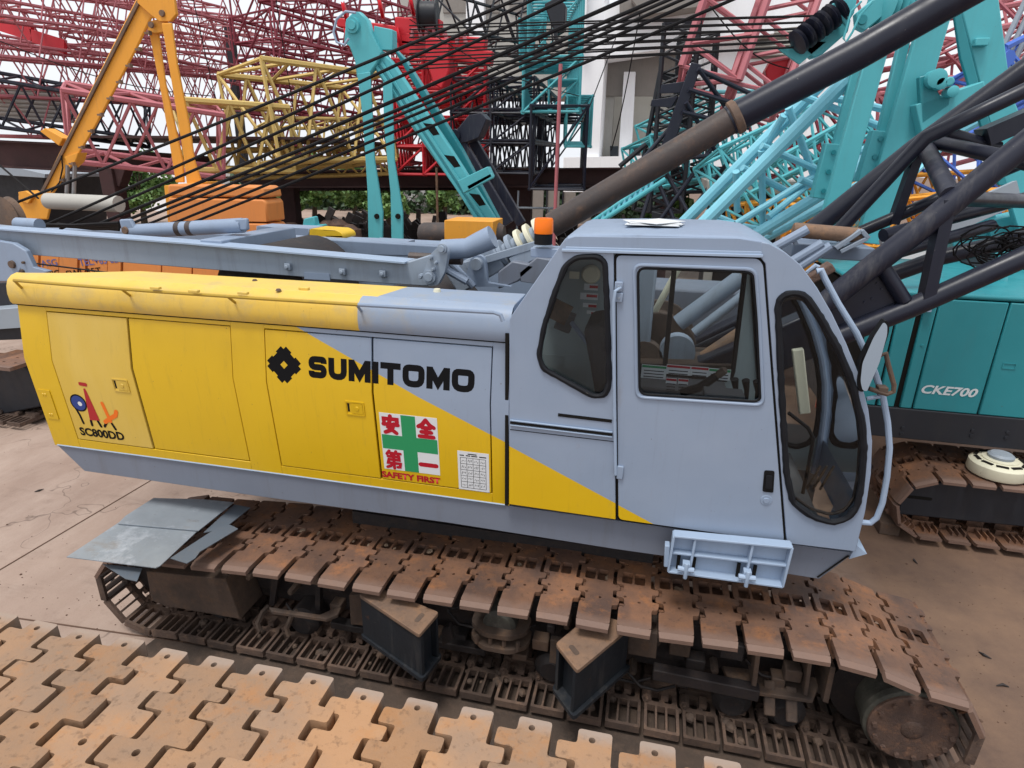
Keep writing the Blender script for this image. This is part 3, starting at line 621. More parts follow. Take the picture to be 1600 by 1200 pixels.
# SUMITOMO lettering, one letter at a time
def rpath(pts, r, k=4):
    out = [pts[0]]
    for i in range(1, len(pts)-1):
        p = Vector(pts[i]); d1 = Vector(pts[i-1])-p; d2 = Vector(pts[i+1])-p; rr2 = min(r, d1.length*.49, d2.length*.49)
        p1, p2 = p+d1.normalized()*rr2, p+d2.normalized()*rr2
        out += [tuple((1-t)**2*p1+2*t*(1-t)*p+t*t*p2) for t in [j/k for j in range(k+1)]]
    return out+[pts[-1]]
def big_letter(ch, w, i):
    s = []
    if ch == 'S': s = [rpath([(w-i, .68), (w-i, 1-i), (i, 1-i), (i, .5), (w-i, .5), (w-i, i), (i, i), (i, .32)], .22)]
    if ch == 'U': s = [rpath([(i, 1), (i, i), (w-i, i), (w-i, 1)], .28)]
    if ch == 'M': s = [[(i, 0), (i, 1)], [(w-i, 0), (w-i, 1)], [(i, .93), (w/2, .26), (w-i, .93)]]
    if ch == 'I': s = [[(w/2, 0), (w/2, 1)]]
    if ch == 'T': s = [[(0, 1-i), (w, 1-i)], [(w/2, 0), (w/2, 1-i)]]
    if ch == 'O': s = [rpath([(w/2, 1-i), (i, 1-i), (i, i), (w-i, i), (w-i, 1-i), (w/2, 1-i)], .3)]
    return s
word = [('S', .86), ('U', .86), ('M', 1.02), ('I', .27), ('T', .92), ('O', .98), ('M', 1.02), ('O', .98)]
a0, b0 = on(FRU, 483, 591); a1, b1 = on(FRU, 741, 612); _, bt = on(FRU, 486, 558)
hh = bt-b0; tot = sum(w for _, w in word)+.09*7; kx = (a1-a0)/tot; x = a0; b0 = (b0+b1)/2; 
for ch, w in word:
    mb = MB()
    for j, s_ in enumerate(big_letter(ch, w, .135)):
        stroke(mb, FRU, [(x+q[0]*kx, b0+q[1]*hh) for q in s_], .285*(kx*.5+hh*.5), .0022+.0004*j, 0)
    part('letter_'+ch.lower(), mb, 'ink', doors[2] if x+w*kx/2 < D[2][1] else doors[3]); x += (w+.09)*kx
ca, cb = on(FRU, 444, 570); rl = (on(FRU, 471, 572)[0]-on(FRU, 418, 568)[0])/2
quad = [(1, .2), (1, .74), (.74, .74), (.74, 1), (.2, 1), (.2, .88)]
pl = []
for k in range(4):
    for p_, q_ in quad:
        for _ in range(k): p_, q_ = -q_, p_
        pl.append((p_, q_))
    p_, q_ = -.2, .88
    for _ in range(k): p_, q_ = -q_, p_
    pl.append((p_, q_))
rot = lambda p_, q_, s_: (ca+(p_-q_)*.7071*s_, cb+(p_+q_)*.7071*s_)
sc_ = rl/1.235
mb = MB().flat(FRU, [rot(p_, q_, sc_) for p_, q_ in pl], .0022, [[rot(p_, q_, sc_) for p_, q_ in ((.19, .19), (-.19, .19), (-.19, -.19), (.19, -.19))]])
part('diamond_emblem', mb, 'ink', doors[2])
# PAX sign on the rear door
def poly(fr, pts, mat, parent, name, d=.0035): return part(name, MB().flat(fr, [on(fr, *q) for q in pts], d), mat, parent)
def strk(fr, pts, w, mat, parent, name, d=.0035): return part(name, stroke(MB(), fr, [on(fr, *q) for q in pts], w, d), mat, parent)
d0 = doors[0]
poly(FRL, [(123, 596.5), (134, 598), (136.5, 600), (136, 604), (125, 602), (123.3, 600)], 'logo_red', d0, 'sign_bar')
poly(FRL, [(130.5, 607), (133, 606.5), (136, 612), (146, 634), (156.5, 657), (141, 656), (136, 632)], 'logo_red', d0, 'sign_letter')
strk(FRL, [(142.5, 657), (144.5, 664)], .022, 'ink', d0, 'sign_leg', .003); strk(FRL, [(153.5, 658), (158.5, 666)], .022, 'ink', d0, 'sign_leg', .003)
c1 = on(FRL, 123, 629.3); rO = .062
part('sign_letter', MB().flat(FRL, circ(c1[0], c1[1], rO+.012, 24), .0030), 'ink', d0); part('sign_letter', MB().flat(FRL, circ(c1[0], c1[1], rO, 24), .0036, [circ(c1[0]+.012, c1[1]-.006, .02, 12)]), 'logo_blue', d0)
part('sign_letter', MB().flat(FRL, circ(c1[0]+.012, c1[1]-.006, .0195, 12), .0034), 'sticker', d0)
strk(FRL, [(116.5, 634), (125, 648), (131, 661)], .020, 'ink', d0, 'sign_leg', .0026)
strk(FRL, [(160, 630), (167, 645), (173, 658)], .030, 'logo_orange', d0, 'sign_letter'); strk(FRL, [(182, 643), (181, 649), (172, 654), (165, 659)], .034, 'logo_orange', d0, 'sign_letter', .0038)
strk(FRL, [(166.5, 661), (164, 666)], .022, 'ink', d0, 'sign_leg', .003); strk(FRL, [(175.5, 662), (181, 670.5)], .022, 'ink', d0, 'sign_leg', .003)
a, b = on(FRL, 127.5, 679.5); a2, b2 = on(FRL, 197, 691); bt2 = on(FRL, 130, 667.5)[1]
text('SC800DD', (fp(FRL, a, b), *FRL[1:]), a2-a, bt2-b, 'ink', d0, 'lettering', .035, .0035)
# safety first board
d3 = doors[3]
a, bt = on(FRL, 589.5, 643.5); a2, bb = on(FRL, 688, 742.5); _, bb2 = on(FRL, 597, 731)
Bx = lambda s, t: (a+.012+(a2-a-.012)*s, bb2+(bt-bb2)*t)
part('safety_board', MB().prism(FRL, [Bx(0, 0), Bx(1, 0), Bx(1, 1), Bx(0, 1)], .0015, .003), 'sticker', d3)
part('green_cross', MB().flat(FRL, [Bx(*q) for q in ((.375, .0), (.625, 0), (.625, .375), (.985, .375), (.985, .625), (.625, .625), (.625, .99), (.375, .99), (.375, .625), (.012, .625), (.012, .375), (.375, .375))], .0034), 'green', d3)
G = {'first': (.04, .65, [[(.5, .98), (.5, .84)], [(.12, .66), (.12, .82), (.88, .82), (.88, .66)], [(.46, .74), (.34, .36), (.80, .06)], [(.70, .56), (.52, .22), (.16, .06)], [(.08, .52), (.92, .52)]]),
     'all': (.655, .65, [[(.5, .96), (.30, .72), (.06, .58)], [(.5, .96), (.70, .72), (.94, .58)], [(.28, .54), (.72, .54)], [(.22, .30), (.78, .30)], [(.10, .05), (.90, .05)], [(.5, .54), (.5, .05)]]),
     'number': (.04, .03, [[(.26, 1.0), (.10, .80)], [(.22, .88), (.46, .88)], [(.32, .88), (.38, .76)], [(.66, 1.0), (.54, .80)], [(.62, .88), (.92, .88)], [(.74, .88), (.80, .76)],
                              [(.16, .68), (.82, .68), (.82, .50), (.20, .50), (.14, .30), (.88, .30), (.84, .10), (.70, .08)], [(.50, .68), (.50, .0)], [(.46, .30), (.28, .12), (.08, .04)]]),
     'one': (.655, .03, [[(.05, .42), (.95, .42)]])}
for nm, (ox, oz, ss) in G.items():
    mb = MB()
    for j, s_ in enumerate(ss):
        wd_ = .030 if nm != 'number' else .022
        stroke(mb, FRL, [Bx(ox+q[0]*.30, oz+q[1]*.31) for q in s_], wd_ if nm != 'one' else .034, .0036+.0003*j)
    part('painted_character', mb, 'redink', d3)
al, bl = on(FRL, 597.5, 745); ar, br = on(FRL, 688.5, 753); at_ = on(FRL, 598, 735.5)[1]
text('SAFETY FIRST', (fp(FRL, al, bl+.002), *FRL[1:]), ar-al, at_-bl, 'redink', d3, 'lettering', .045, .0035)
a, bt = on(FRL, 714, 703.5); a2, bb = on(FRL, 765, 768); bb = on(FRL, 716, 763)[1]
tb = part('inspection_sheet', MB().prism(FRL, [(a+.003, bb), (a2, bb), (a2, bt), (a+.003, bt)], .0015, .003), 'sticker', d3)
ln = MB(); wq, hq = a2-a, bt-bb
for k in range(5): x = a+wq*(.10+.2*k); ln.flat(FRL, [(x-.0015, bb+hq*.06), (x+.0015, bb+hq*.06), (x+.0015, bb+hq*.84), (x-.0015, bb+hq*.84)], .0034)
for k in range(6): z = bb+hq*(.06+.156*k); ln.flat(FRL, [(a+wq*.1, z-.0015), (a+wq*.9, z-.0015), (a+wq*.9, z+.0015), (a+wq*.1, z+.0015)], .0036)
for k in range(20):
    x = a+wq*(.14+.2*(k % 4)); z = bb+hq*(.10+.156*(k//4))
    for j in range(3): stroke(ln, FRL, [(x+j*.011, z+random.uniform(0, .01)), (x+.006+j*.010, z+.012+random.uniform(0, .012))], .003, .0036+.0002*j, 0)
for x0_, x1_, z in ((.34, .62, .94), (.08, .22, .895), (.28, .42, .895), (.45, .64, .895), (.70, .92, .895)): ln.flat(FRL, [(a+wq*x0_, bb+hq*z-.004), (a+wq*x1_, bb+hq*z-.004), (a+wq*x1_, bb+hq*z+.004), (a+wq*x0_, bb+hq*z+.004)], .0034)
part('printed_table', ln, 'ink', tb, kind='stuff')

# ------------------------------------------------------------------ cab
YC, YF = 3.50, 4.55
FCB = FC(YC)
def c2(pts, Y=YC): return [(p.x, p.z) for p in (at(u, v, Y) for u, v in pts)]
hole_r = rnd(c2([(884, 412), (902, 400), (934, 399), (946, 408), (949, 470), (953, 600), (946, 619), (928, 621), (848, 577), (841, 556), (850, 508), (868, 452)]), .03, 3)
out_r = c2([(795, 788), (796, 500), (800, 492), (878, 380), (884, 372), (960, 376), (959, 400), (962, 812)])
cab = part('cab_shell', MB().prism(FCB, out_r, -.035, 0, [hole_r]), 'side', CR, bev=.004)
front_sil = [(1203, 381), (1228, 395), (1250, 413), (1277, 450), (1300, 490), (1322, 536), (1343, 587), (1357, 640), (1363, 690), (1361, 740), (1352, 800), (1337, 862)]
hole_f = rnd(c2([(1214, 474), (1220, 460), (1237, 454), (1257, 458), (1280, 490), (1310, 543), (1333, 600), (1347, 657), (1351, 700), (1347, 757), (1340, 793), (1325, 812), (1300, 819), (1268, 809), (1238, 787), (1228, 740), (1220, 607)]), .03, 3)
out_f = c2([(1229, 849), (1221, 742), (1210, 600), (1201, 480), (1196, 412), (1188, 402), (1188, 378)]+front_sil)
part('cab_pillar', MB().prism(FCB, out_f, -.035, 0, [hole_f]), 'side', CR, 'curved front corner of the cab round its tall side window', .004)
top_strip = c2([(884, 372), (960, 374), (1190, 378), (1189, 401), (960, 397)])
part('cab_pillar', MB().prism(FCB, c2([(958, 374), (1190, 378), (1190, 401), (958, 396)]), -.035, 0), 'grey', CR)
# door
out_d = rnd(c2([(963, 399), (1184, 404), (1192, 413), (1197, 480), (1206, 600), (1217, 742), (1225, 847), (966.5, 811)]), .03, 3)
hole_d = rnd(c2([(996, 418), (1177, 425), (1183, 500), (1189, 628), (999, 616)]), .045, 4)
dr = part('cab_door', MB().prism(FCB, out_d, -.03, .004, [hole_d]), 'side', CR, 'grey cab door with a large window', .004)
def inset(h, s):
    cx_ = sum(p[0] for p in h)/len(h); cz_ = sum(p[1] for p in h)/len(h)
    return [(cx_+(x-cx_)*s, cz_+(z-cz_)*s) for x, z in h]
def ring(h, Y, rad, mat, parent, name, wob=0.0, n=8):
    pts = []
    for i, (x, z) in enumerate(h):
        q = h[(i+1) % len(h)]; L = math.hypot(q[0]-x, q[1]-z); k = max(1, int(L/.03)) if wob else max(1, int(L/.2))
        for j in range(k): pts.append((x+(q[0]-x)*j/k, Y, z+(q[1]-z)*j/k))
    rr = [rad*random.uniform(1-wob, 1+wob) for _ in pts]
    return part(name, MB().path(pts, rr, n, True), mat, parent)
ring(inset(hole_d, 1.045), YC-.005, .010, 'grey', dr, 'window_rim')
ring(inset(hole_d, .995), YC-.002, .008, 'black', dr, 'gasket')
part('window_pane', MB().prism(FC(YC+.015), inset(hole_d, 1.01), -.004, 0), 'glass', dr)
ring(inset(hole_r, .985), YC-.002, .017, 'seal', cab, 'gasket', .13)
part('window_pane', MB().prism(FC(YC+.015), inset(hole_r, 1.0), -.004, 0), 'glass', cab)
cp = [o for o in CR.children if o.name.startswith('cab_pillar')][0]
ring(inset(hole_f, .985), YC-.002, .019, 'seal', cp, 'gasket', .13)
part('window_pane', MB().prism(FC(YC+.015), inset(hole_f, 1.0), -.004, 0), 'glass', cp)
ring(inset(hole_f, .94), YC+.04, .010, 'rustpipe', cp, 'inner_seal')
# roof, slanted back and front skin lofted over the width of the cab
sil = [(797, 500), (840, 436), (879, 380), (886, 370), (900, 366), (1000, 365), (1150, 369), (1190, 375)]+front_sil
rows = []
for dy, ins in ((0.0, .022), (.004, .010), (.016, .003), (.035, 0), (1.0, 0), (1.035, .004), (1.05, .022)):
    row = []
    for i, (u, v) in enumerate(sil):
        p = at(u, v, YC); pa = at(*sil[max(i-1, 0)], YC); pb = at(*sil[min(i+1, len(sil)-1)], YC)
        t = (pb-pa).normalized(); nn = Vector((-t.z, 0, t.x)); row.append(Vector((p.x, YC+dy, p.z))-nn*ins)
    rows.append(row)
def strip(i0, i1, name, mat, label=None, bev=0):
    return part(name, MB().loft([r_[i0:i1+1] for r_ in rows]), mat, CR, label)
strip(0, 2, 'cab_back', 'grey'); strip(2, 10, 'cab_roof', 'grey')
ws = strip(10, 18, 'windscreen', 'glass_clear'); strip(18, 19, 'cab_front', 'grey')
for k in (0, -1):
    pts = [r_ for r_ in rows[k]][9:20]; part('windscreen_frame', MB().path([p+Vector((0, .04 if k == 0 else -.04, 0)) for p in pts], .022, 8), 'grey', ws)
part('roof_gutter', MB().beam(at(878, 391, YC-.006), at(1192, 400, YC-.006), .022, .016).beam(at(884, 388, YC-.002), at(1190, 396, YC-.002), .008, .02), 'step', CR, bev=.003)
band = MB().prism(FC(YC), c2([(884, 374), (900, 369), (1150, 372), (1190, 379), (1190, 397), (884, 389)]), -.02, .003); part('roof_band', band, 'grey', CR, bev=.003)
# grey moulding and grab slot below the rear window
part('moulding', MB().beam(at(797, 659, YC-.004), at(957, 678, YC-.004), .012, .030).beam(at(797, 656.5, YC-.012), at(957, 675.5, YC-.012), .01, .007).beam(at(797, 664, YC-.012), at(957, 683, YC-.012), .01, .007), 'step', CR, bev=.002)
part('moulding_slot', MB().beam(at(797, 660.3, YC-.013), at(957, 679.3, YC-.013), .004, .016), 'gap', CR)
part('vent_slot', MB().beam(at(872, 648, YC-.001), at(956, 658, YC-.001), .006, .020), 'gap', CR)
part('lower_seam', MB().beam(at(797, 671, YC-.0005), at(960, 690, YC-.0005), .004, .004), 'gap', CR)
part('body_gap', MB().beam(at(793, 520, YC+.02), at(792, 788, YC+.02), .03, .022), 'gap', CR)
part('door_seal', MB().path([(x, YC+.018, z) for x, z in inset(out_d, 1.006)], .013, 6, True), 'gap', CR)
# hinges, handle, lock
hb = at(965, 462, YC); part('door_grab', MB().path([at(962, 742, YC-.015), at(960, 600, YC-.03), at(959, 470, YC-.045), at(961, 455, YC-.045), at(969, 450, YC-.02), at(971, 450, YC+.01)], .0095, 8), 'step', dr)
for v in (447, 464): part('hinge', MB().box((at(967, v, YC).x, YC-.012, at(967, v, YC).z), (.045, .02, .055)), 'grey', dr, bev=.005); part('bolt', MB().lathe((at(967, v, YC).x, YC-.022, at(967, v, YC).z), (0, -1, 0), [(.009, 0), (.008, .006)], 8), 'grey_rust', dr)
part('hinge', MB().box((at(969, 737, YC).x, YC-.010, at(969, 737, YC).z), (.04, .018, .09)), 'grey', dr, bev=.005)
hp = rnd(c2([(1194, 734), (1210, 735), (1208, 769), (1191, 767)]), .012, 3)
part('door_handle', MB().prism(FCB, hp, .003, .010), 'black', dr, bev=.003)
part('handle_paddle', MB().prism(FCB, inset(hp, .6), .010, .020), 'seal', dr, bev=.004)
lk = at(1197, 781, YC); part('door_lock', MB().lathe((lk.x, YC-.004, lk.z), (0, -1, 0), [(.034, 0), (.032, .004), (.018, .004), (.016, .010)], 16), 'grey', dr)
# step frame under the door
Ys = 3.40
def stp(u, v): return at(u, v, Ys)
q = [stp(1053, 838), stp(1238, 856), stp(1223, 917), stp(1044, 893)]
stepo = part('step', MB().prism(FC(Ys+.06), [(p.x, p.z) for p in q], -.012, 0), 'step', CR, 'pale grey boxed step below the cab door', .003)
for A, B in ((0, 1), (1, 2), (2, 3), (3, 0)):
    part('step_edge', MB().beam(q[A]+Vector((0, .03, 0)), q[B]+Vector((0, .03, 0)), .075, .014), 'step', stepo, bev=.003)
for t in (.19, .68):
    A, B = lerp(q[0], q[1], t), lerp(q[3], q[2], t); part('step_rib', MB().beam(A+Vector((0, .03, 0)), B+Vector((0, .03, 0)), .06, .014), 'step', stepo, bev=.003)
A, B = lerp(q[0], q[3], .5), lerp(q[1], q[2], .5); part('step_rib', MB().beam(A+Vector((0, .035, 0)), B+Vector((0, .035, 0)), .05, .014), 'step', stepo, bev=.003)
for t in (.15, .68):
    c = lerp(q[3], q[2], t)+Vector((0, -.01, .055))
    part('step_latch', MB().box(c, (.045, .05, .08)).tube(c+Vector((-.05, -.02, .0)), c+Vector((.05, -.02, 0)), .018, 8).tube(c+Vector((0, -.03, -.06)), c+Vector((0, -.03, .05)), .013, 8), 'step', stepo, bev=.003)
    part('step_notch', MB().box(c+Vector((-.045, .045, -.005)), (.02, .012, .11)).box(c+Vector((.05, .045, -.005)), (.02, .012, .11)), 'gap', stepo)
part('step_bracket', MB().beam(stp(1048, 857)+Vector((-.02, .05, 0)), stp(1046, 890)+Vector((-.02, .05, 0)), .06, .03), 'step', stepo, bev=.004)
# nose plate at the front corner of the skirt
nz = [at(1337, 850, 3.56), at(1354, 864, 3.56), at(1326, 872, 3.56)]
part('nose_plate', MB().prism(FC(3.55), [(p.x, p.z) for p in nz], -.5, 0), 'step', CR)
part('skirt_seam', MB().beam(at(1326, 868, 3.556), at(1277, 902, 3.556), .006, .008), 'gap', CR)
# interior
xb, xf = at(800, 640, YC).x+.05, at(1350, 700, YC).x-.12
zf = at(1000, 800, YC).z
part('cab_floor', MB().box(((xb+xf)/2, 4.02, zf+.03), (xf-xb, 1.0, .06)), 'interior', CR)
FW = FC(YF-.02)
far_out = [(p[0], p[1]) for p in c2([(797, 790), (797, 500), (879, 385), (890, 374), (1150, 377), (1200, 388), (1277, 456), (1322, 542), (1350, 640), (1352, 740), (1330, 860)])]
zsill = at(1100, 588, YF).z; zhead = at(1100, 400, YF).z; xw0 = at(975, 500, YF).x; xw1 = at(1275, 640, YF).x; xw2 = at(1215, 420, YF).x
xfq = min(p_[0] for p_ in hole_f)-.025; far_hole = rnd([(xw0, zsill), (xfq, zsill), (xfq-.02, zhead), (xw0+.04, zhead)], .06, 3); far_front = inset(hole_f, .97)
fwall = part('cab_far_wall', MB().prism(FW, far_out, -.04, 0, [far_hole, far_front]), 'interior_green', CR)
part('window_pane', MB().prism(FC(YF), far_front, -.004, 0), 'glass_clear', fwall); ring(inset(far_front, .99), YF-.03, .02, 'black', fwall, 'gasket')
part('window_pane', MB().prism(FC(YF), far_hole, -.004, 0), 'glass_clear', fwall)
part('window_post', MB().beam(Vector((at(1040, 560, YF).x, YF-.03, zsill)), Vector((at(1052, 430, YF).x, YF-.03, zhead)), .05, .035), 'black', fwall)
ring(inset(far_hole, .99), YF-.03, .018, 'black', fwall, 'gasket')
part('side_console', MB().box(((xw0+xfq)/2, YF-.18, zsill-.19), (xfq-xw0-.1, .30, .36)), 'interior', CR, bev=.02)
for u0, v0, u1, v1, mt in ((1003, 566, 1040, 590, 0), (1042, 566, 1078, 584, 1), (1080, 569, 1106, 586, 1), (1108, 572, 1140, 592, 0), (1041, 587, 1057, 597, 2), (1060, 588, 1075, 598, 2)):
    Yq = YF-.335; A, B = at(u0, v0+3, Yq), at(u1, v1+3, Yq)
    st = part('sticker', MB().box(((A.x+B.x)/2, Yq, (A.z+B.z)/2), (B.x-A.x, .003, A.z-B.z)), 'sticker', CR)
    c_ = Vector(((A.x+B.x)/2, Yq-.003, A.z-.012)); part('sticker_band', MB().box(c_, ((B.x-A.x)*.96, .002, .016)), ('green', 'redink', 'redink')[mt], st)
    m_ = MB()
    for j in range(3): m_.box((c_.x, c_.y, c_.z-.030-.022*j), ((B.x-A.x)*.8, .002, .006))
    part('printed_lines', m_, 'black', st)
p0 = at(1092, 606, 4.0); part('control_lever', MB().path([p0+Vector((-.10, .05, -.06)), p0, p0+Vector((.10, -.02, .10))], [.028, .030, .026], 10), 'black', CR); part('lever_knob', MB().lathe(p0+Vector((.10, -.02, .10)), (.7, 0, .7), [(.018, 0), (.026, .015), (.026, .06), (.012, .075)], 12), 'frame_brown', CR)
p0 = at(1165, 606, 4.1)
for dx in (-.05, .02, .09): part('control_lever', MB().path([p0+Vector((dx, 0, -.2)), p0+Vector((dx-.01, 0, -.02)), p0+Vector((dx-.03, -.02, .06))], [.014, .016, .026], 8), 'black', CR)
p0 = at(1070, 612, 4.05); part('arm_console', MB().box(p0+Vector((0, .05, -.15)), (.62, .20, .16)), 'interior', CR, bev=.02)
part('panel_box', MB().box(at(1130, 618, 3.8)+Vector((0, 0, -.02)), (.24, .14, .10)), 'interior', CR, bev=.008)
# seat
sx = at(935, 600, 4.0).x
seat = part('seat', MB().box((sx+.35, 4.02, zf+.50), (.52, .50, .15)), 'seat', CR, bev=.04)
part('seat_back', MB().beam((sx+.10, 4.02, zf+.52), (sx-.04, 4.02, zf+1.12), .48, .14), 'seat', CR, bev=.04)
part('seat_base', MB().box((sx+.33, 4.02, zf+.24), (.42, .40, .40)), 'interior', CR, bev=.02)
# things seen in the rear window: wall plates, a round lamp, a clipboard, a grey tube
for u0, v0, u1, v1, mt in ((890, 424, 905, 436, 'cream'), (913, 443, 934, 454, 'sticker'), (907, 457, 934, 469, 'sticker'), (911, 473, 932, 481, 'sticker'), (917, 485, 931, 491, 'sticker'), (848, 553, 880, 572, 'interior_green'), (880, 553, 899, 578, 'interior_green')):
    Yq = YF-.075; A, B = at(u0, v0, Yq), at(u1, v1, Yq); st = part('wall_plate', MB().box(((A.x+B.x)/2, Yq, (A.z+B.z)/2), (B.x-A.x, .004, A.z-B.z)), mt, CR)
    if mt == 'sticker': part('sticker_band', MB().box(((A.x+B.x)/2+.02, Yq-.004, A.z-.02), ((B.x-A.x)*.6, .002, .02)), 'redink', st)
p0 = at(923, 429, YF-.07); part('wall_speaker', MB().lathe((p0.x, YF-.06, p0.z), (0, -1, 0), [(.07, 0), (.065, .02), (.055, .03)], 20), 'cream', CR)
A, B = at(874, 485, 4.2), at(880, 500, 4.2); part('clipboard', MB().beam(at(880, 472, 4.2), at(866, 500, 4.2), .02, .16), 'arm_top', CR)
part('grey_tube', MB().tube(at(893, 504, 4.25), at(920, 538, 4.15), .018, 8), 'grey', CR)
part('box_panel', MB().beam(at(888, 488, 4.3), at(878, 515, 4.3), .1, .12), 'interior', CR, bev=.01)
# front grab bar, mirror, bracket, wiper
Yb = 3.62
bar = [at(u, v, Yb) for u, v in ((1276, 424), (1283, 422), (1289, 436), (1310, 475), (1338, 520), (1366, 580), (1380, 622), (1387, 660), (1390, 700), (1386, 745), (1379, 785), (1370, 809), (1360, 817), (1346, 816))]
gb = part('grab_bar', MB().path(bar, .017, 10), 'step', CR, 'long pale grab bar curving down the front of the cab')
part('bar_strut', MB().tube(at(1354, 623, Yb), at(1382, 618, Yb), .012, 8), 'step', gb)
br = at(1290, 424, 3.7); part('hand_rail', MB().path([at(1264, 440, 3.75), at(1262, 425, 3.75), at(1274, 415, 3.75), at(1283, 420, 3.75)], .014, 8), 'step', CR)
part('rusty_clamp', MB().beam(at(1262, 437, 3.72), at(1300, 415, 3.72), .10, .05), 'drive', CR, bev=.008)
mh = [(1383, 499), (1389, 505), (1388, 520), (1372, 566), (1348, 612), (1341, 610), (1338, 596), (1343, 566), (1364, 525)]
mp = [at(u, v, 3.50) for u, v in mh]; mf = [(p.x, p.z) for p in mp]
mir = part('mirror', MB().prism(FC(3.50), rnd(mf, .02, 3), -.05, .01), 'black', CR, 'long oval mirror on a bent bracket', .008)
mtl = inset(mf, .92); mcx, mcz = sum(p_[0] for p_ in mtl)/len(mtl), sum(p_[1] for p_ in mtl)/len(mtl)
part('mirror_glass', MB().flat(frame((mcx, 3.47, mcz), (1, .04, 0), (0, .155, 1)), rnd([(x-mcx-.006, z-mcz+.006) for x, z in mtl], .02, 3), .012), 'mirror', mir)
part('mirror_bracket', MB().path([at(u, v, 3.56) for u, v in ((1374, 556), (1384, 552), (1388, 570), (1397, 602), (1396, 612), (1386, 616), (1372, 612), (1358, 607))], .013, 8), 'frame_brown', mir)
part('bracket_clamp', MB().box(at(1378, 607, 3.58), (.05, .06, .03)), 'frame_brown', mir, bev=.005)
part('wiper_arm', MB().path([at(u, v, 3.9) for u, v in ((1232, 645), (1262, 668), (1271, 685), (1262, 735), (1250, 790))], .012, 8), 'black', CR)
part('pedal_frame', MB().beam(at(1246, 545, 4.2), at(1257, 645, 4.2), .05, .07), 'cream', CR, bev=.008)
for u in (1282, 1292, 1303): part('pedal_rod', MB().tube(at(u, 728, 4.0), at(u-22, 765, 4.0), .008, 6), 'frame_brown', CR)
# amber beacon on the roof corner
bc = at(849, 374, 3.95)
be = part('beacon_base', MB().lathe(bc+Vector((0, 0, -.05)), (0, 0, 1), [(.058, .02), (.058, .085)], 20), 'black', CR)
part('beacon_lens', MB().lathe(bc+Vector((0, 0, .037)), (0, 0, 1), [(.060, 0), (.062, .01), (.060, .085), (.054, .095)], 20), 'amber', be)
part('beacon_bracket', MB().box(bc+Vector((.10, .05, -.085)), (.36, .12, .06)), 'grey', be, bev=.006)
pp = atz(1020, 350, 3.345); m_ = MB()
for k in range(5): m_.prism(frame((pp.x+random.uniform(-.04, .04), pp.y+random.uniform(-.05, .05), 3.345+.004*k), (math.cos(k*.35), math.sin(k*.35)*.3, .0), (0, 1, 0.0)), [(-.17, -.10), (.14, -.12), (.18, .09), (-.13, .11)], 0, .003)
solo('paper_sheets', m_, 'sticker', 'loose white plastic sheets lying on the cab roof', 'sheets')

# ------------------------------------------------------------------ boom, backstop, gantry, ropes
YN, YFb = 4.65, 5.75
def chord(name, pts, Y, r, mat='navy', n=14, label=None):
    q = [at(u, v, Y) for u, v in pts]; d = (q[-1]-q[-2]); q.append(q[-1]+d*.6)
    return part(name, MB().path(q, r, n), mat, CR, label)
chord('boom_chord', [(1255, 500), (1445, 352), (1600, 226)], YN, .078, 'navy_worn', 16, 'near upper boom chord with scuffed paint')
chord('boom_chord', [(1290, 534), (1420, 482), (1600, 402)], YN, .070, 'navy', 16, 'near lower boom chord')
chord('boom_chord', [(1225, 395), (1430, 232), (1600, 110)], YFb, .080)
chord('boom_chord', [(1330, 452), (1470, 402), (1600, 372)], YFb, .066)
chord('boom_brace', [(1300, 372), (1445, 216), (1600, 142)], 5.3, .052)
def brace(a, Ya, b, Yb_, r, mat='navy', w=None):
    A, B = at(*a, Ya), at(*b, Yb_)
    part('boom_brace', MB().beam(A, B, w, w*.6) if w else MB().tube(A, B, r, 12), mat, CR)
brace((1443, 224), YFb, (1485, 306), YN, .060, 'navy_worn')
brace((1480, 312), YN, (1446, 470), YN, .055, 'navy', .12)
brace((1440, 222), YFb, (1395, 350), YFb, .050, 'navy', .11)
brace((1486, 310), YN, (1640, 316), YFb, .050)
brace((1443, 218), YFb, (1640, 262), YN, .050); brace((1470, 206), YFb, (1560, 232), YFb, .05)
brace((1345, 362), YFb, (1640, 236), YFb, .048); brace((1380, 368), YN+.4, (1640, 300), YFb, .048)
brace((1390, 398), 5.0, (1550, 352), 5.4, .045); brace((1535, 215), YFb, (1640, 170), YFb, .05, 'navy', .22)
fo = [at(u, v, YN+.02) for u, v in ((1262, 498), (1370, 402), (1412, 468), (1318, 512), (1292, 530), (1270, 520))]
bfp = part('boom_foot_plate', MB().prism(FC(YN+.02), [(p.x, p.z) for p in fo], -.05, 0), 'navy', CR, 'dark plate filling the foot of the boom', .01)
for u, v in ((1356, 432), (1368, 420), (1372, 443), (1379, 452), (1364, 467), (1352, 473), (1345, 448)):
    p = at(u, v, YN); part('rivet', MB().lathe((p.x, YN+.02, p.z), (0, -1, 0), [(.010, 0), (.008, .006)], 8), 'navy_worn', bfp)
part('boom_foot_edge', MB().tube(at(1370, 402, YN), at(1413, 470, YN), .05, 12), 'navy', CR)
part('boom_foot', MB().beam(at(1310, 500, YN+.25), at(1080, 600, YN+.25), .2, .34), 'navy', CR, bev=.02)
part('boom_foot', MB().beam(at(1270, 470, YFb), at(1080, 560, YFb), .2, .34), 'navy', CR, bev=.02)
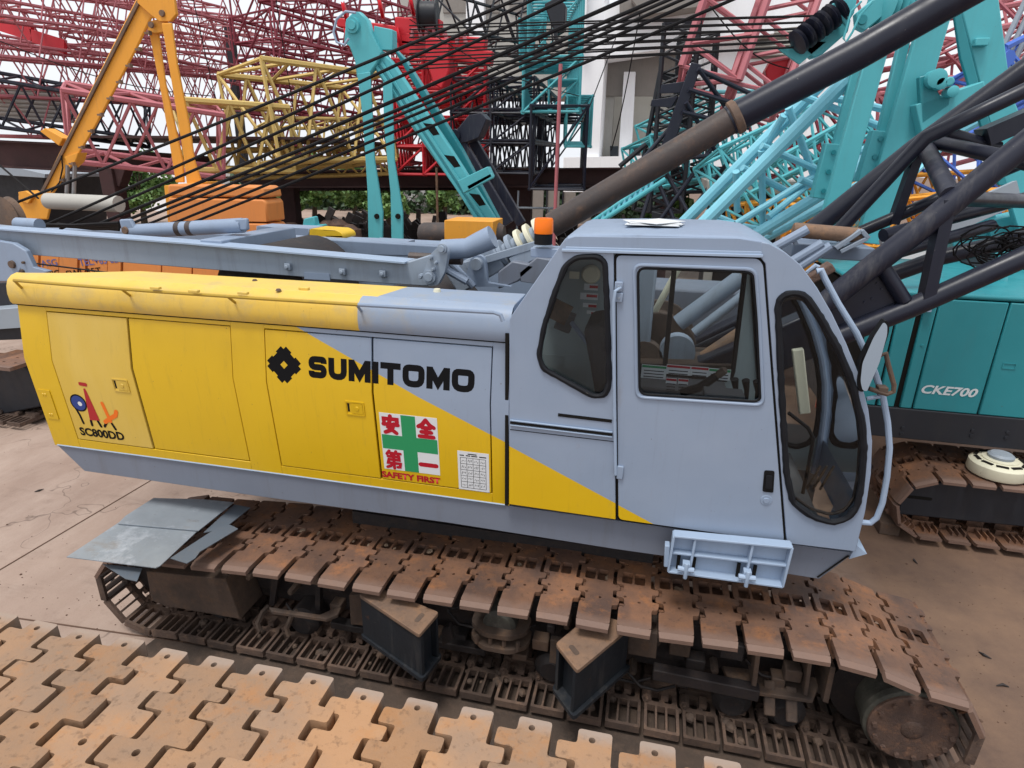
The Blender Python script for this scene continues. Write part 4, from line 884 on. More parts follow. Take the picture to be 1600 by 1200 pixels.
# inner tubes seen through the cab
for a, b_, r, Y, mt in (((1060, 505), (1160, 432),   .07, 5.2, 'grey_rust'), ((1085, 520), (1182, 446), .04, 5.1, 'grey_rust'), ((1100, 560), (1190, 500), .06, 5.0, 'arm_top'), ((1055, 560), (1150, 515), .03, 5.3, 'navy'), ((1005, 520), (1060, 420), .03, 5.6, 'cream')):
    part('inner_tube', MB().tube(at(*a, Y), at(*b_, Y), r, 12), mt, CR)
part('inner_pin', MB().lathe(at(1058, 548, 4.95), (0, 1, 0), [(.05, -.06), (.14, -.06), (.14, .06)], 24), 'grey_rust', CR); part('inner_pin', MB().lathe(at(1005, 560, 4.95), (0, 1, 0), [(.05, -.06), (.16, -.06), (.16, .06)], 24), 'frame_brown', CR)
part('inner_plate', MB().beam(at(1000, 585, 5.0), at(1180, 590, 5.0), .5, .35), 'frame_brown', CR); part('inner_wall', MB().box((at(1000, 500, 5.2).x-.15, 5.2, 2.2), (.5, .6, 1.5)), 'grey_rust', CR, bev=.02)
part('right_housing', MB().box((.15, 6.45, 1.95), (1.6, .6, 1.2)), 'skirt', CR, None, .03); part('winch_block', MB().box((.2, 5.7, 1.75), (1.3, .7, .7)).lathe((.1, 5.75, 2.1), (0, 1, 0), [(.36, -.3), (.36, -.26), (.26, -.26), (.26, .26), (.36, .26), (.36, .3)], 24), 'frame_brown', CR, None, .01)
# backstop tube
bs = [at(862, 352, 5.0), at(1150, 183, 5.0), at(1340, 84, 5.0), at(1560, -42, 5.0)]
part('backstop_tube', MB().path([bs[0], lerp(bs[0], bs[1], .97)], .098, 20), 'rustpipe', CR, 'rusty lower half of the long backstop tube')
part('backstop_tube', MB().path([lerp(bs[0], bs[1], .97), bs[1], bs[2], bs[3]], .105, 20), 'navy', CR, 'navy upper half of the long backstop tube')
dv = (bs[1]-bs[0]).normalized(); part('backstop_collar', MB().lathe(bs[1]-dv*.03, dv, [(.108, 0), (.122, .01), (.122, .05), (.108, .06)], 24), 'arm_top', CR)
c = bs[0]
for k in range(5):
    p = c-dv*(.13+.088*k); part('spring_coil', MB().lathe(p, dv, [(.07, 0), (.118, .004), (.118, .040), (.07, .044)], 24), 'grey_rust' if k > 2 else 'cream', CR, None, .004)
part('backstop_base', MB().tube(c-dv*.65, c-dv*.05, .07, 16), 'grey_rust', CR)
part('backstop_base', MB().beam(c-dv*.95, c-dv*.48, .24, .22), 'grey_rust', CR, bev=.015)
part('guide_bar', MB().beam(at(728, 415, 4.85), at(852, 378, 4.85), .04, .06), 'grey_rust', CR, bev=.005); part('guide_bar', MB().beam(at(800, 412, 4.85), at(862, 380, 4.85), .03, .10), 'grey_rust', CR, bev=.005)
fo = [at(u, v, 4.7) for u, v in ((735, 405), (742, 399), (752, 399), (758, 406), (762, 442), (800, 448), (735, 448), (725, 440))]
lug = part('backstop_lug', MB().prism(FC(4.7), rnd([(p.x, p.z) for p in fo], .02, 3), -.05, 0), 'grey', CR, bev=.006)
p = at(746, 412, 4.7); part('lug_pin', MB().lathe((p.x, 4.70, p.z), (0, -1, 0), [(.05, 0), (.046, .05)], 16), 'grey_rust', lug)
for pts in (((778, 425), (800, 408), (838, 416), (810, 440), (778, 452)), ((810, 425), (838, 402), (870, 408), (880, 450), (812, 440))):
    fo = [at(u, v, 4.75) for u, v in pts]; part('rope_guard_box', MB().prism(FC(4.75), [(p.x, p.z) for p in fo], -.5, 0), 'skirt', CR, None, .012)
# gantry beams lying back over the house
def gb_poly(Y, pts, th, mat='grey', name='gantry_beam', label=None):
    fo = [at(u, v, Y) for u, v in pts]; return part(name, MB().prism(FC(Y), [(p.x, p.z) for p in fo], -th, 0), mat, CR, label, .014)
near = gb_poly(4.35, ((-60, 350), (19, 358), (300, 379), (640, 409), (668, 400), (690, 420), (668, 447), (600, 443), (300, 419), (19, 396), (-60, 390)), .16, 'grey_rust', label='near gantry beam laid over the hood')
part('beam_flange', MB().beam(at(-40, 352, 4.40), at(19, 357, 4.40), .20, .012).beam(at(19, 357, 4.40), at(300, 378, 4.40), .20, .012).beam(at(300, 378, 4.40), at(640, 408, 4.40), .20, .012), 'step', near)
gb_poly(5.55, ((-60, 352), (388, 366), (600, 379), (700, 385), (700, 402), (388, 395), (-60, 380)), .16, 'grey', label='far gantry beam')
part('gantry_cross', MB().box(at(395, 378, 4.95), (.2, 1.1, .16)), 'grey', CR, bev=.01)
pl = [at(u, v, 4.25) for u, v in ((-30, 372), (20, 380), (40, 392), (52, 418), (75, 424), (62, 432), (40, 432), (32, 420), (20, 440), (-30, 440))]
piv = part('gantry_plate', MB().prism(FC(4.25), [(p.x, p.z) for p in pl], -.05, 0), 'grey', CR, 'thick grey pivot plate at the rear end of the gantry', .008)
for u, v, r in ((20, 413, .035), (38, 410, .012), (36, 424, .02)):
    p = at(u, v, 4.25); part('pin', MB().lathe((p.x, 4.25, p.z), (0, -1, 0), [(r, 0), (r*.9, .02)], 12), 'frame_brown', piv)
for u, v in ((452, 416), (537, 424), (600, 427)):
    p = at(u, v, 4.35); part('lifting_lug', MB().box((p.x, 4.33, p.z), (.05, .03, .05)).lathe((p.x, 4.31, p.z), (0, -1, 0), [(.018, 0), (.015, .01)], 10), 'grey_rust', near, bev=.005)
p = at(495, 432, 4.34); part('beam_patch', MB().box((p.x, 4.345, p.z), (.22, .01, .05)), 'grey', near)
pl = [at(u, v, 4.28) for u, v in ((672, 398), (684, 386), (694, 384), (700, 395), (695, 425), (684, 446), (668, 447), (660, 430))]
ev = part('gantry_plate', MB().prism(FC(4.28), rnd([(p.x, p.z) for p in pl], .02, 3), -.06, 0), 'grey_rust', CR, 'grey pivot plate with pins at the front end of the gantry', .008)
for u, v, r in ((692, 388, .035), (672, 432, .05), (659, 431, .02), (674, 402, .015), (682, 410, .012), (678, 420, .015)):
    p = at(u, v, 4.28); part('pin', MB().lathe((p.x, 4.28, p.z), (0, -1, 0), [(r, 0), (r, .03), (r*.7, .03), (r*.6, .045)], 16), 'grey_rust', ev)
cy_pts = [at(u, v, 4.5) for u, v in ((692, 390), (730, 388), (748, 380), (770, 370))]
part('hydraulic_arm', MB().path(cy_pts, [.075, .075, .08, .085], 16), 'grey', CR, 'bent grey tube arm', 0)
part('short_tube', MB().tube(at(640, 402, 4.6), at(722, 406, 4.6), .04, 10), 'rustpipe', CR)
part('link_rod', MB().tube(at(695, 420, 4.5), at(730, 440, 4.5), .03, 10), 'grey', CR); part('link_rod', MB().tube(at(702, 408, 4.7), at(740, 448, 4.7), .03, 10), 'grey', CR)
# top tube with its lugs
tb0, tb1 = at(205, 362, 4.75), at(380, 352, 4.75)
part('gantry_tube', MB().tube(tb0, tb1, .062, 16), 'grey', CR, 'grey tube with rubbed brown bands across the gantry')
for t in (.43, .53): part('rubbed_band', MB().lathe(lerp(tb0, tb1, t), tb1-tb0, [(.0635, 0), (.0635, .05)], 16), 'rustpipe', CR)
for pts in (((185, 343), (203, 342), (212, 360), (220, 374), (192, 371)), ((366, 342), (385, 341), (387, 360), (366, 360)), ((342, 350), (348, 352), (352, 362), (340, 362)), ((268, 352), (274, 356), (277, 366), (266, 366))):
    gb_poly(4.70, pts, .04, 'grey', 'tube_lug')
p = at(196, 360, 4.69); part('pin', MB().lathe((p.x, 4.69, p.z), (0, -1, 0), [(.035, 0), (.03, .015)], 12), 'arm_top', CR)
p = at(45, 348, 4.9); part('tube_end', MB().tube(at(28, 350, 4.7), at(62, 352, 4.7), .06, 14), 'grey', CR)
# right hood seen over the gantry
rh = MB().prism(FC(6.25), [(p.x, p.z) for p in [at(u, v, 6.25) for u, v in ((398, 353), (532, 361), (535, 372), (535, 380), (398, 372))]], -.6, 0)
part('right_hood', MB().box((-2.6, 6.55, 2.2), (3.4, .55, 1.25)), 'grey', CR, 'far side hood, only its top edge in view', .03)
hd = [at(u, v, 6.0) for u, v in ((400, 353), (483, 357), (483, 371), (400, 366))]
part('right_cover', MB().prism(FC(6.0), [(p.x, p.z) for p in hd], -.3, 0), 'grey', CR, bev=.01)
hd = [at(u, v, 6.0) for u, v in ((483.5, 357), (526, 360), (535, 366), (536, 374), (483.5, 371))]
part('right_cover', MB().prism(FC(6.0), rnd([(p.x, p.z) for p in hd], .03, 3), -.3, 0), paint('plain_yellow_paint', (0.66, 0.42, 0.02), 0.42, 0, .2), CR, 'bright yellow end of the far hood', .01)
part('right_cover', MB().beam(at(585, 376, 6.0), at(640, 379, 6.0), .3, .03), M['faded'], CR)
part('machinery', MB().box((-2.4, 5.0, 1.9), (3.2, 1.3, 1.0)).lathe((-3.2, 5.0, 2.55), (0, 1, 0), [(.45, -.45), (.45, .45)], 28).lathe((-1.9, 5.0, 2.35), (0, 1, 0), [(.4, -.45), (.4, .45)], 28), 'frame', CR)
# wire ropes from the gantry sheaves up to the boom tip
RP = [((4, 325), (778, 0), 4.95), ((75, 350), (808, 0), 5.0), ((94, 358), (857, 0), 5.05), ((150, 352), (950, 0), 5.1), ((178, 352), (999, 0), 5.2), ((204, 350), (1018, 0), 5.0), ((232, 350), (1040, 0), 5.3), ((268, 350), (1065, 0), 5.15), ((300, 348), (1118, 0), 5.25)]
for i, (a, b_, Y) in enumerate(RP):
    A, B = at(*a, Y), at(*b_, Y); E_ = A+(B-A)*1.6; mid = [lerp(A, E_, t)+Vector((0, 0, -.05*math.sin(math.pi*t))) for t in [k/8 for k in range(9)]]
    part('wire_rope', MB().path(mid, .0125 if i not in (3, 4) else .015, 7), 'rope', CR)
for k in range(9):
    A, B = at(50+8*k, 352+random.uniform(-3, 6), 4.9+.07*k), at(186, 348+1.4*k, 4.9+.05*k); part('wire_rope', MB().path([A, lerp(A, B, .5)+Vector((0, 0, -.015)), B], .015, 6), 'rope', CR)
part('rope_sheave', MB().lathe(at(5, 345, 4.8), (.2, 1, 0), [(.08, 0), (.22, .02), (.19, .05), (.22, .09), (.08, .11)], 28), 'frame_brown', CR)
m_ = MB()
for k in range(26):
    t0 = random.uniform(0, 6); c = at(1575, 385, 5.0)+Vector((random.uniform(-.15, .3), random.uniform(-.1, .1), random.uniform(-.08, .08))); r_ = random.uniform(.10, .22)
    m_.path([c+Vector((r_*math.cos(t0+q*.55), random.uniform(-.03, .03), .55*r_*math.sin(t0+q*.55))) for q in range(11)], .006, 5)
part('tangled_wire', m_, 'rope', CR, 'tangle of thin wire hanging on the boom', kind='stuff')
# roller and bracket at the boom foot
part('boom_roller', MB().lathe(at(1238, 359, 5.1), at(1318, 366, 5.1)-at(1238, 359, 5.1), [(.03, 0), (.05, .005), (.055, .02), (.055, .46), (.05, .48)], 18), 'arm_top', CR, 'tan idler roller above the boom foot')
for a, b_ in (((1236, 368), (1244, 382)), ((1305, 388), (1345, 360)), ((1345, 360), (1356, 372)), ((1312, 393), (1354, 372))): part('roller_bracket', MB().beam(at(*a, 5.05), at(*b_, 5.05), .06, .03), 'grey_rust', CR, bev=.004)
part('foot_panel', MB().beam(at(1228, 385, 5.4), at(1350, 392, 5.4), .5, .10), 'grey', CR, bev=.01)
for a, b_ in (((1208, 388), (1262, 358)), ((1235, 410), (1285, 380)), ((1250, 416), (1298, 384))): part('foot_tube', MB().tube(at(*a, 5.0), at(*b_, 5.0), .035, 10), 'grey', CR)
# sheets lying on the track
def sheet(name, pts, z, mat, label, cat, th=.006, sag=0.0):
    q = [atz(u, v, z+(dz if sag else 0)) for u, v, dz in pts]; vs = q+[p-Vector((0, 0, th)) for p in q]; N = len(q)
    fs = [tuple(range(N)), tuple(range(2*N-1, N-1, -1))]+[(i, i+N, (i+1) % N+N, (i+1) % N) for i in range(N)]
    if (q[1]-q[0]).cross(q[2]-q[1]).z < 0: fs = [tuple(reversed(f)) for f in fs]
    return solo(name, MB().add(vs, fs), mat, label, cat)
sheet('metal_sheet', ((104, 870, 0), (243, 887, 0), (250, 884, 0), (312, 826, 0), (186, 816, 0)), 1.005, 'sheet', 'large pale metal sheet with white wear marks, overhanging the rear end of the track', 'metal sheet')
sheet('metal_sheet', ((184, 818, 0), (310, 829, 0), (365, 785, 0), (318, 780, 0), (240, 778, 0), (196, 806, 0)), 1.018, 'sheet', 'smaller pale metal sheet under the house, behind the big sheet on the track', 'metal sheet')
sheet('metal_strip', ((266, 872, 0), (292, 880, 0), (305, 872, 0), (312, 862, 0), (372, 826, 0), (360, 820, 0), (346, 820, 0)), .995, 'sheet_dark', 'dark folded rubber mat beside the metal sheets on the track', 'mat')
sheet('metal_strip', ((318, 832, 0), (350, 826, 0), (391, 793, 0), (366, 788, 0)), .990, 'sheet_dark', 'narrow grey strip between the pale sheet and the rusty shoes', 'metal strip')
sheet('metal_flap', ((160, 881, 0), (222, 888, 0), (214, 908, 0), (196, 904, 0)), .93, 'sheet_dark', 'grey flap poking out below the large metal sheet', 'metal flap')

# ------------------------------------------------------------------ the near track at the bottom of the picture
rp_n = [(0, .19, .47), (.19, .275, .80), (.275, .395, .48), (.395, .55, .86), (.55, .71, .47), (.71, .82, .80), (.82, .93, .48), (.93, 1.10, .47)]
PN = .304
hn = [circ(.045, .055, .017, 12), circ(.045, .62, .02, 12)]
ns = shoe_mesh('track_shoe', 'shoe_near', PN, 1.10, rp_n, .038, (0, 0), .11, [((0, .5, -.14), (.16, .7, .08))], hn, False, (.17, .085), .009)
NT = thing('crawler_track', 'dusty tan crawler track of broad interlocking shoes along the bottom of the photo', 'track', (-1.6, 1.75, 0))
fa, fb = atz(58.7, 981, 1.0), atz(1023, 1178, 1.0); dd = (fb-fa).normalized(); pn = (fb-fa).length/12*1.0
ang = math.atan2(dd.y, dd.x)
for k in range(-2, 18):
    o = bpy.data.objects.new('track_shoe', ns); COL.objects.link(o); o.parent = NT
    c = fa+dd*(pn*k); nrm = Vector((-dd.y, dd.x, 0)); c = c+nrm*.055-dd*.045
    o.location = c-NT.location+Vector((0, random.uniform(-.012, .012), random.uniform(-.008, .008)))
    o.rotation_euler = (random.uniform(-.012, .012), random.uniform(-.02, .02), ang+random.uniform(-.006, .006)); o.scale = (pn/PN, -1, 1); bv = o.modifiers.new('bevel', 'BEVEL'); bv.width = .007; bv.segments = 2; bv.limit_method = 'ANGLE'; bv.angle_limit = R(50)
dk = MB(); dk.beam(fa-dd*.8+Vector((0, -.56, -.16)), fb+dd*2+Vector((0, -.56, -.16)), .98, .02); part('gap_shade_sheet', dk, 'gap', NT)  # black sheet added below the shoes, paints the shade in their gaps
sm = MB(); sm.beam(fa-dd*.8+Vector((0, -.62, -.32)), fb+dd*2+Vector((0, -.62, -.32)), .7, .28); part('track_frame', sm, 'frame', NT)
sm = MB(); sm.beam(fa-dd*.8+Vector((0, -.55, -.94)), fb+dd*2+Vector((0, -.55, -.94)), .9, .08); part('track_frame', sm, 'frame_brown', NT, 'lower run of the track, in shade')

# ------------------------------------------------------------------ neighbours: teal crane on the right
def pxp(name, Y, pts, th, mat, parent, label=None, bev=.012, rd=0):
    fo = [(p.x, p.z) for p in (at(u, v, Y) for u, v in pts)]
    if rd: fo = rnd(fo, rd, 3)
    return part(name, MB().prism(FC(Y), fo, -th, 0), mat, parent, label, bev)
TC = thing('crawler_crane', 'teal crawler crane with silver lettering on its door, right of the grey cab', 'crawler crane', (4.6, 8.2, 0))
YT = 6.62
zb, zt = at(1450, 641, YT).z, at(1480, 468, YT).z
def tx(u, v): return at(u, v, YT).x
xs = [2.15, tx(1413, 560), tx(1420, 560), tx(1446, 560), tx(1554, 560), 5.2]
names = ['side_panel', 'side_panel', 'engine_door', 'engine_door']
segs = [(2.15, tx(1385, 560)), (tx(1387, 560), tx(1416, 560)), (tx(1424, 560), tx(1445, 560)), (tx(1446, 560), tx(1553, 560)), (tx(1554, 560), 5.2)]
part('house_core', MB().box((3.7, 7.9, (zb+zt)/2-.02), (3.1, 2.5, zt-zb-.04)), 'gap', TC)
tdoors = [part('engine_door' if i > 2 else 'side_panel', MB().box(((a+b_)/2, YT+.05, (zb+zt)/2), (b_-a-.008, .1, zt-zb)), 'teal_body', TC, None, .012) for i, (a, b_) in enumerate(segs)]
part('hood_roof', MB().box((3.7, 7.85, zt+.035), (3.2, 2.46, .05)), 'teal_body', TC, None, .02)
part('drain_edge', MB().tube((tx(1448, 480), YT-.02, zt), (tx(1448, 480), YT-.02, zt-.12), .04, 10), 'step', TC)
Fd = FC(YT)
a, b_ = at(1436, 614, YT), at(1530, 614, YT); ht = at(1440, 602, YT).z-at(1440, 616, YT).z
fr_ = (Vector((a.x, YT, a.z)), Vector((1, 0, 0)), Vector((.28, 0, 1)), Vector((0, -1, 0)))
text('CKE700', fr_, b_.x-a.x-.03, ht, 'silver_ink', tdoors[3], 'lettering', .03, .004)
p = at(1577, 572, YT); part('latch', MB().prism(FC(YT), rnd([(p.x-.06, p.z-.03), (p.x+.06, p.z-.03), (p.x+.06, p.z+.03), (p.x-.06, p.z+.03)], .006), 0, .006, [[(p.x-.05, p.z-.022), (p.x+.05, p.z-.022), (p.x+.05, p.z+.022), (p.x-.05, p.z+.022)]]), 'teal_body', tdoors[4])
p = at(1441, 540, YT); part('bolt', MB().lathe((p.x, YT, p.z), (0, -1, 0), [(.014, 0), (.012, .008)], 10), 'teal_body', tdoors[2])
zs = at(1450, 689, YT).z
part('skirt', MB().box((3.7, YT+1.2, (zb+zs)/2), (3.2, 2.42, zb-zs-.006)), 'charcoal', TC, None, .01)
for u, v in ((1410, 668), (1408, 677), (1519, 672), (1517, 680), (1574, 675), (1571, 683)):
    p = at(u, v, YT); part('bolt', MB().lathe((p.x, YT-.008, p.z), (0, -1, 0), [(.022, 0), (.018, .012)], 8), 'charcoal', TC)
p = at(1292, 632, YT+.0); part('tail_lamp', MB().box((p.x, YT-.005, p.z), (.22, .05, .10)), paint('tail_lamp_red', (.5, .06, .02), .3, 0, 0), TC, bev=.01)
# its track
YTt = 6.28; ztop = at(1510, 752, YTt).z
tp = [(2.95, ztop), (5.4, ztop)]
tpath = [Vector((5.6, ztop)), Vector((3.0, ztop))]
rz = (ztop-.05)/2
for k in range(1, 12): t = R(90+k*15); tpath.append(Vector((3.0+rz*1.0*math.cos(t), .05+rz+rz*math.sin(t))))
tpath.append(Vector((5.6, .05)))
tseg = [(tpath[i], tpath[i+1]) for i in range(len(tpath)-1)]; TL = sum((b-a).length for a, b in tseg)
def talong(s):
    for a, b in tseg:
        L = (b-a).length
        if s <= L: return a+(b-a)*(s/L)
        s -= L
    return tseg[-1][1]
NSt = int(TL/.262)
for k in range(NSt):
    a, b = talong(k*.262), talong((k+.96)*.262); d = (a-b).normalized(); c = (a+b)/2
    o = bpy.data.objects.new('track_shoe', shoe_top); COL.objects.link(o); o.parent = TC
    x = Vector((d.x, 0, d.y)); z = Vector((-d.y, 0, d.x)); y = Vector((0, 1, 0))
    if c.y > rz and z.z < 0: z = -z; x = -x
    if c.y <= rz and z.z > 0 and abs(z.z) > .5: z = -z; x = -x
    o.matrix_local = Matrix.Translation(Vector((c.x, YTt, c.y))-TC.location) @ Matrix(((x.x, y.x, z.x, 0), (x.y, y.y, z.y, 0), (x.z, y.z, z.z, 0), (0, 0, 0, 1)))
pxp('track_frame', YTt+.12, ((1412, 755), (1640, 752), (1640, 828), (1402, 804), (1404, 790)), .5, 'charcoal', TC, 'dark side plate of the teal crane track', .02)
p = at(1436, 778, YTt+.12); part('frame_slot', MB().prism(FC(YTt+.12), rnd([(p.x-.12, p.z-.015), (p.x+.12, p.z-.015), (p.x+.12, p.z+.02), (p.x-.12, p.z+.02)], .015), .001, .004), 'gap', TC)
p = atz(1390, 828, .06); part('block', MB().box((p.x, p.y+.1, .07), (.2, .22, .14)), 'frame_brown', TC, None, .01)
# round cream cover lying on the teal crane's track
p = at(1566, 716, YTt+.22); zc = ztop+.02; rc_ = .25
cv = thing('round_cover', 'cream slotted round cover lying on the track of the teal crane', 'cover', (p.x, YTt+.25, zc))
part('rim', MB().lathe((p.x, YTt+.25, zc), (0, 0, 1), [(rc_, 0), (rc_+.01, .02), (rc_+.005, .11), (rc_-.03, .14), (rc_*.62, .15), (rc_*.62, .16), (.0 + .1, .17)], 32), 'cream', cv)
part('hub', MB().lathe((p.x, YTt+.25, zc+.165), (0, 0, 1), [(.11, 0), (.115, .03), (.09, .05), (.05, .05)], 24), 'galv', cv)
for k in range(10):
    t = 2*math.pi*k/10; c = Vector((p.x+rc_*.80*math.cos(t), YTt+.25+rc_*.80*math.sin(t), zc+.1475)); part('slot', MB().box((0, 0, 0), (.035, .10, .008), (c, Vector((math.cos(t), math.sin(t), 0)), Vector((-math.sin(t), math.cos(t), 0)), Vector((0, 0, 1)))), 'gap', cv)
# gantry of the teal crane
YG = 8.3
def strap(name, Y, a, b_, w0, w1, th=.12, mat='teal', parent=None, label=None):
    A, B = at(*a, Y), at(*b_, Y); k = (Y/FPX)*1.02
    return part(name, MB().beam(A, B, th, w0*k, (0, 1, 0), th, w1*k), mat, parent or TC, label, .012)
strap('gantry_strap', YG, (1368, 85), (1290, 370), 24, 26); strap('gantry_strap', YG+.4, (1462, 20), (1358, 380), 32, 36)
strap('gantry_strap', YG+.6, (1338, 105), (1303, 245), 10, 12); strap('gantry_strap', YG+.6, (1412, 65), (1376, 215), 12, 12)
for (a, b_) in (((1302, 225), (1280, 310)), ((1375, 205), (1350, 285))):
    l = strap('strap_link', YG+.55, a, b_, 22, 22, .2)
    for t in (.15, .5, .85):
        q = lerp(at(*a, YG+.55), at(*b_, YG+.55), t); part('pin', MB().lathe((q.x, YG+.44, q.z), (0, -1, 0), [(.03, 0), (.028, .02)], 10), 'teal_body', l)
pxp('gantry_mast', YG+.5, ((1488, -40), (1556, -40), (1580, 140), (1640, 300), (1660, 420), (1610, 420), (1570, 290), (1512, 60)), .12, 'teal', TC, 'wide box mast of the teal crane', .02)
pxp('mast_side', YG+.42, ((1484, -20), (1494, -10), (1530, 130), (1575, 290), (1560, 290), (1500, 90)), .05, 'teal_body', TC)
p = at(1530, 67, YG+.5); part('mast_lug', MB().box((p.x, YG+.46, p.z), (.14, .08, .08)), 'teal', TC, None, .01)
strap('cross_piece', YG+.3, (1428, 190), (1532, 152), 40, 36, .3)
for u, v, r in ((1456, 125, .10), (1462, 132, .07), (1480, 145, .06), (1474, 130, .05)): q = at(u, v, YG+.2); part('hinge_boss', MB().lathe((q.x, YG+.1, q.z), (0, -1, 0), [(r, -.1), (r, .06), (r*.7, .07)], 14), 'teal', TC)
pxp('bracket', YG+.15, ((1436, 120), (1450, 116), (1470, 150), (1486, 150), (1484, 165), (1440, 195)), .1, 'teal_body', TC)
for k in range(3):
    q = at(1372+18*k, 8+2*k, YG); part('sheave', MB().lathe((q.x, YG-.05, q.z), (.9, .4, 0), [(.08, 0), (.24, .02), (.2, .05), (.24, .08), (.08, .1)], 20), 'teal', TC)
pxp('head_plate', YG-.1, ((1338, 20), (1362, 0), (1400, -10), (1386, 20), (1352, 48), (1340, 42)), .15, 'teal', TC); p = at(1347, 31, YG-.1); part('pin', MB().lathe((p.x, YG-.1, p.z), (0, -1, 0), [(.05, 0), (.045, .03)], 14), 'teal_body', TC)
pxp('bridle_plate', YG+.1, ((1293, 10), (1310, 0), (1340, -5), (1335, 20), (1322, 40), (1312, 28)), .06, 'teal', TC); pxp('bridle_plate', YG+.3, ((1216, 76), (1236, 72), (1262, 65), (1292, 65), (1250, 100), (1245, 97)), .06, 'teal', TC)
pxp('bridle_bar', YG+.3, ((1255, 75), (1310, 35), (1330, 30), (1325, 50), (1285, 85), (1270, 90)), .2, 'teal', TC)
for k in range(6):
    q = at(1242+12.5*k, 70-9.5*k, YG+.2); part('bridle_sheave', MB().lathe((q.x, YG+.15, q.z), (.72, .25, .62), [(.05, 0), (.145, .02), (.12, .04), (.145, .06), (.05, .08)], 18), 'navy_worn', TC)
    A = at(1240+12*k, 74-10*k, YG+.2)
    for s_ in (0, 1):
        B = at(640, 40+12.5*(5-k)+6*s_, 11); part('pendant_rope', MB().tube(A, B, .011, 6), 'rope', TC)
part('loose_cable', MB().path([at(u, v, YG-.2) for u, v in ((1346, 2), (1330, 18), (1324, 40), (1318, 60), (1322, 66), (1332, 50), (1344, 24), (1362, 4))], .012, 6), 'teal', TC)
pxp('gantry_foot', YG+.9, ((1488, 318), (1530, 312), (1556, 330), (1560, 360), (1520, 430), (1490, 430)), .3, 'teal', TC); pxp('gantry_foot', YG+.8, ((1545, 345), (1610, 330), (1640, 440), (1560, 440)), .3, 'teal', TC)
for u in (1464, 1566): part('tank_post', MB().tube(at(u, 395, 7.6), at(u-4, 460, 7.6), .06, 12), 'teal', TC)
part('grey_plank', MB().beam(at(1380, 392, 6.6), at(1590, 300, 6.9), .05, .22), 'galv', TC, 'grey board slung beside the boom')
pxp('far_cab', 8.6, ((1520, 420), (1545, 408), (1640, 400), (1640, 470), (1515, 470)), .8, 'charcoal', TC)

# ------------------------------------------------------------------ orange crane on the left
OC = thing('crawler_crane', 'orange crane at the far left, with leaning orange mast and stacked counterweights', 'crawler crane', (-8.5, 9.3, 0))
YO_ = 9.6
pxp('gantry_mast', YO_, ((30, 343), (28, 305), (62, 300), (100, 222), (216, -10), (272, -10), (272, 22), (262, 30), (236, 28), (218, 66), (150, 195), (120, 245), (84, 300), (74, 343)), .04, 'orange', OC, 'thick leaning orange mast', .03)
pxp('mast_cap', YO_-.06, ((214, -6), (270, -10), (275, 22), (266, 33), (248, 33), (234, 22), (214, 4)), .06, 'orange', OC, None, .01)
for u, v, Y in ((254, 21, YO_-.06), (237, 39, YO_-.02)): p = at(u, v, Y); part('pin', MB().lathe((p.x, Y, p.z), (0, -1, 0), [(.05, 0), (.045, .03)], 12), 'arm_top', OC)
pxp('mast_knuckle', YO_+.02, ((230, 34), (246, 30), (262, 34), (262, 48), (240, 52), (230, 48)), .12, 'orange', OC)
pxp('gantry_strap', YO_+.1, ((232, 48), (246, 48), (258, 130), (285, 250), (287, 285), (274, 285), (268, 245), (254, 160)), .04, 'orange', OC); pxp('gantry_strap', YO_-.1, ((252, 36), (267, 36), (276, 100), (296, 200), (303, 250), (316, 290), (292, 290), (286, 240), (268, 130)), .04, 'orange', OC)
pxp('mast_foot', YO_-.15, ((256, 290), (316, 284), (320, 345), (262, 348)), .4, 'orange', OC)
for k, (u, v) in enumerate(((270, 300), (272, 312), (300, 296), (303, 330))): p = at(u, v, YO_-.15); part('pin', MB().lathe((p.x, YO_-.15, p.z), (0, -1, 0), [(.05, 0), (.04, .03)], 12), 'orange_body', OC)
pxp('mast_arm', YO_-.05, ((62, 205), (70, 200), (98, 216), (92, 228)), .2, 'orange', OC); pxp('mast_arm', YO_-.05, ((28, 300), (40, 298), (52, 306), (44, 318), (30, 314)), .25, 'orange', OC); pxp('mast_arm', YO_-.03, ((100, 245), (122, 238), (118, 252), (108, 262)), .2, 'orange', OC)
for u in (106, 117): part('ram', MB().tube(at(u, 258, YO_), at(u-2, 312, YO_), .035, 10), 'steel', OC)
part('ram_barrel', MB().tube(at(75, 314, YO_-.2), at(186, 319, YO_-.2), .14, 16), 'concrete', OC)
part('mast_hose', MB().path([at(u, v, YO_-.03) for u, v in ((96, 243), (98, 262), (93, 285), (80, 300))], .012, 6), 'rope', OC)
for k in range(11):
    t = k/10; u, v = 232-148*t, 52+255*t; p = at(u, v, YO_-.02); part('hose_clip', MB().box((p.x, YO_-.03, p.z), (.10, .05, .03)).box((p.x+.05, YO_-.05, p.z), (.03, .06, .06)), 'arm_top', OC)
part('mast_edge', MB().beam(at(222, -8, YO_-.02), at(66, 300, YO_-.02), .03, .05), 'arm_top', OC)
YW = 9.1
for z0, z1, x0, x1 in ((288, 307, 262, 411), (308.5, 345, 262, 416), (346, 366, 262, 421)):
    pxp('counterweight', YW, ((x0, z0), (x1-5, z0+3), (x1, z0+8), (x1+3, z1+2), (x0, z1)), .5, 'orange_body', OC, None, .03)
YP = 8.1
for a, b_ in ((-60, 60), (64, 92), (92.8, 121), (125, 133.5), (137.5, 168), (168.8, 189), (193, 252), (254, 300), (302, 440)):
    sp = pxp('side_panel', YP, ((a, 384+a*.03), (b_, 384+b_*.03), (b_-2, 472), (a-2, 472)), .08, 'orange_body', OC, None, .006)
    if a == 64: sp_a = sp
    if a == 137.5: sp_b = sp
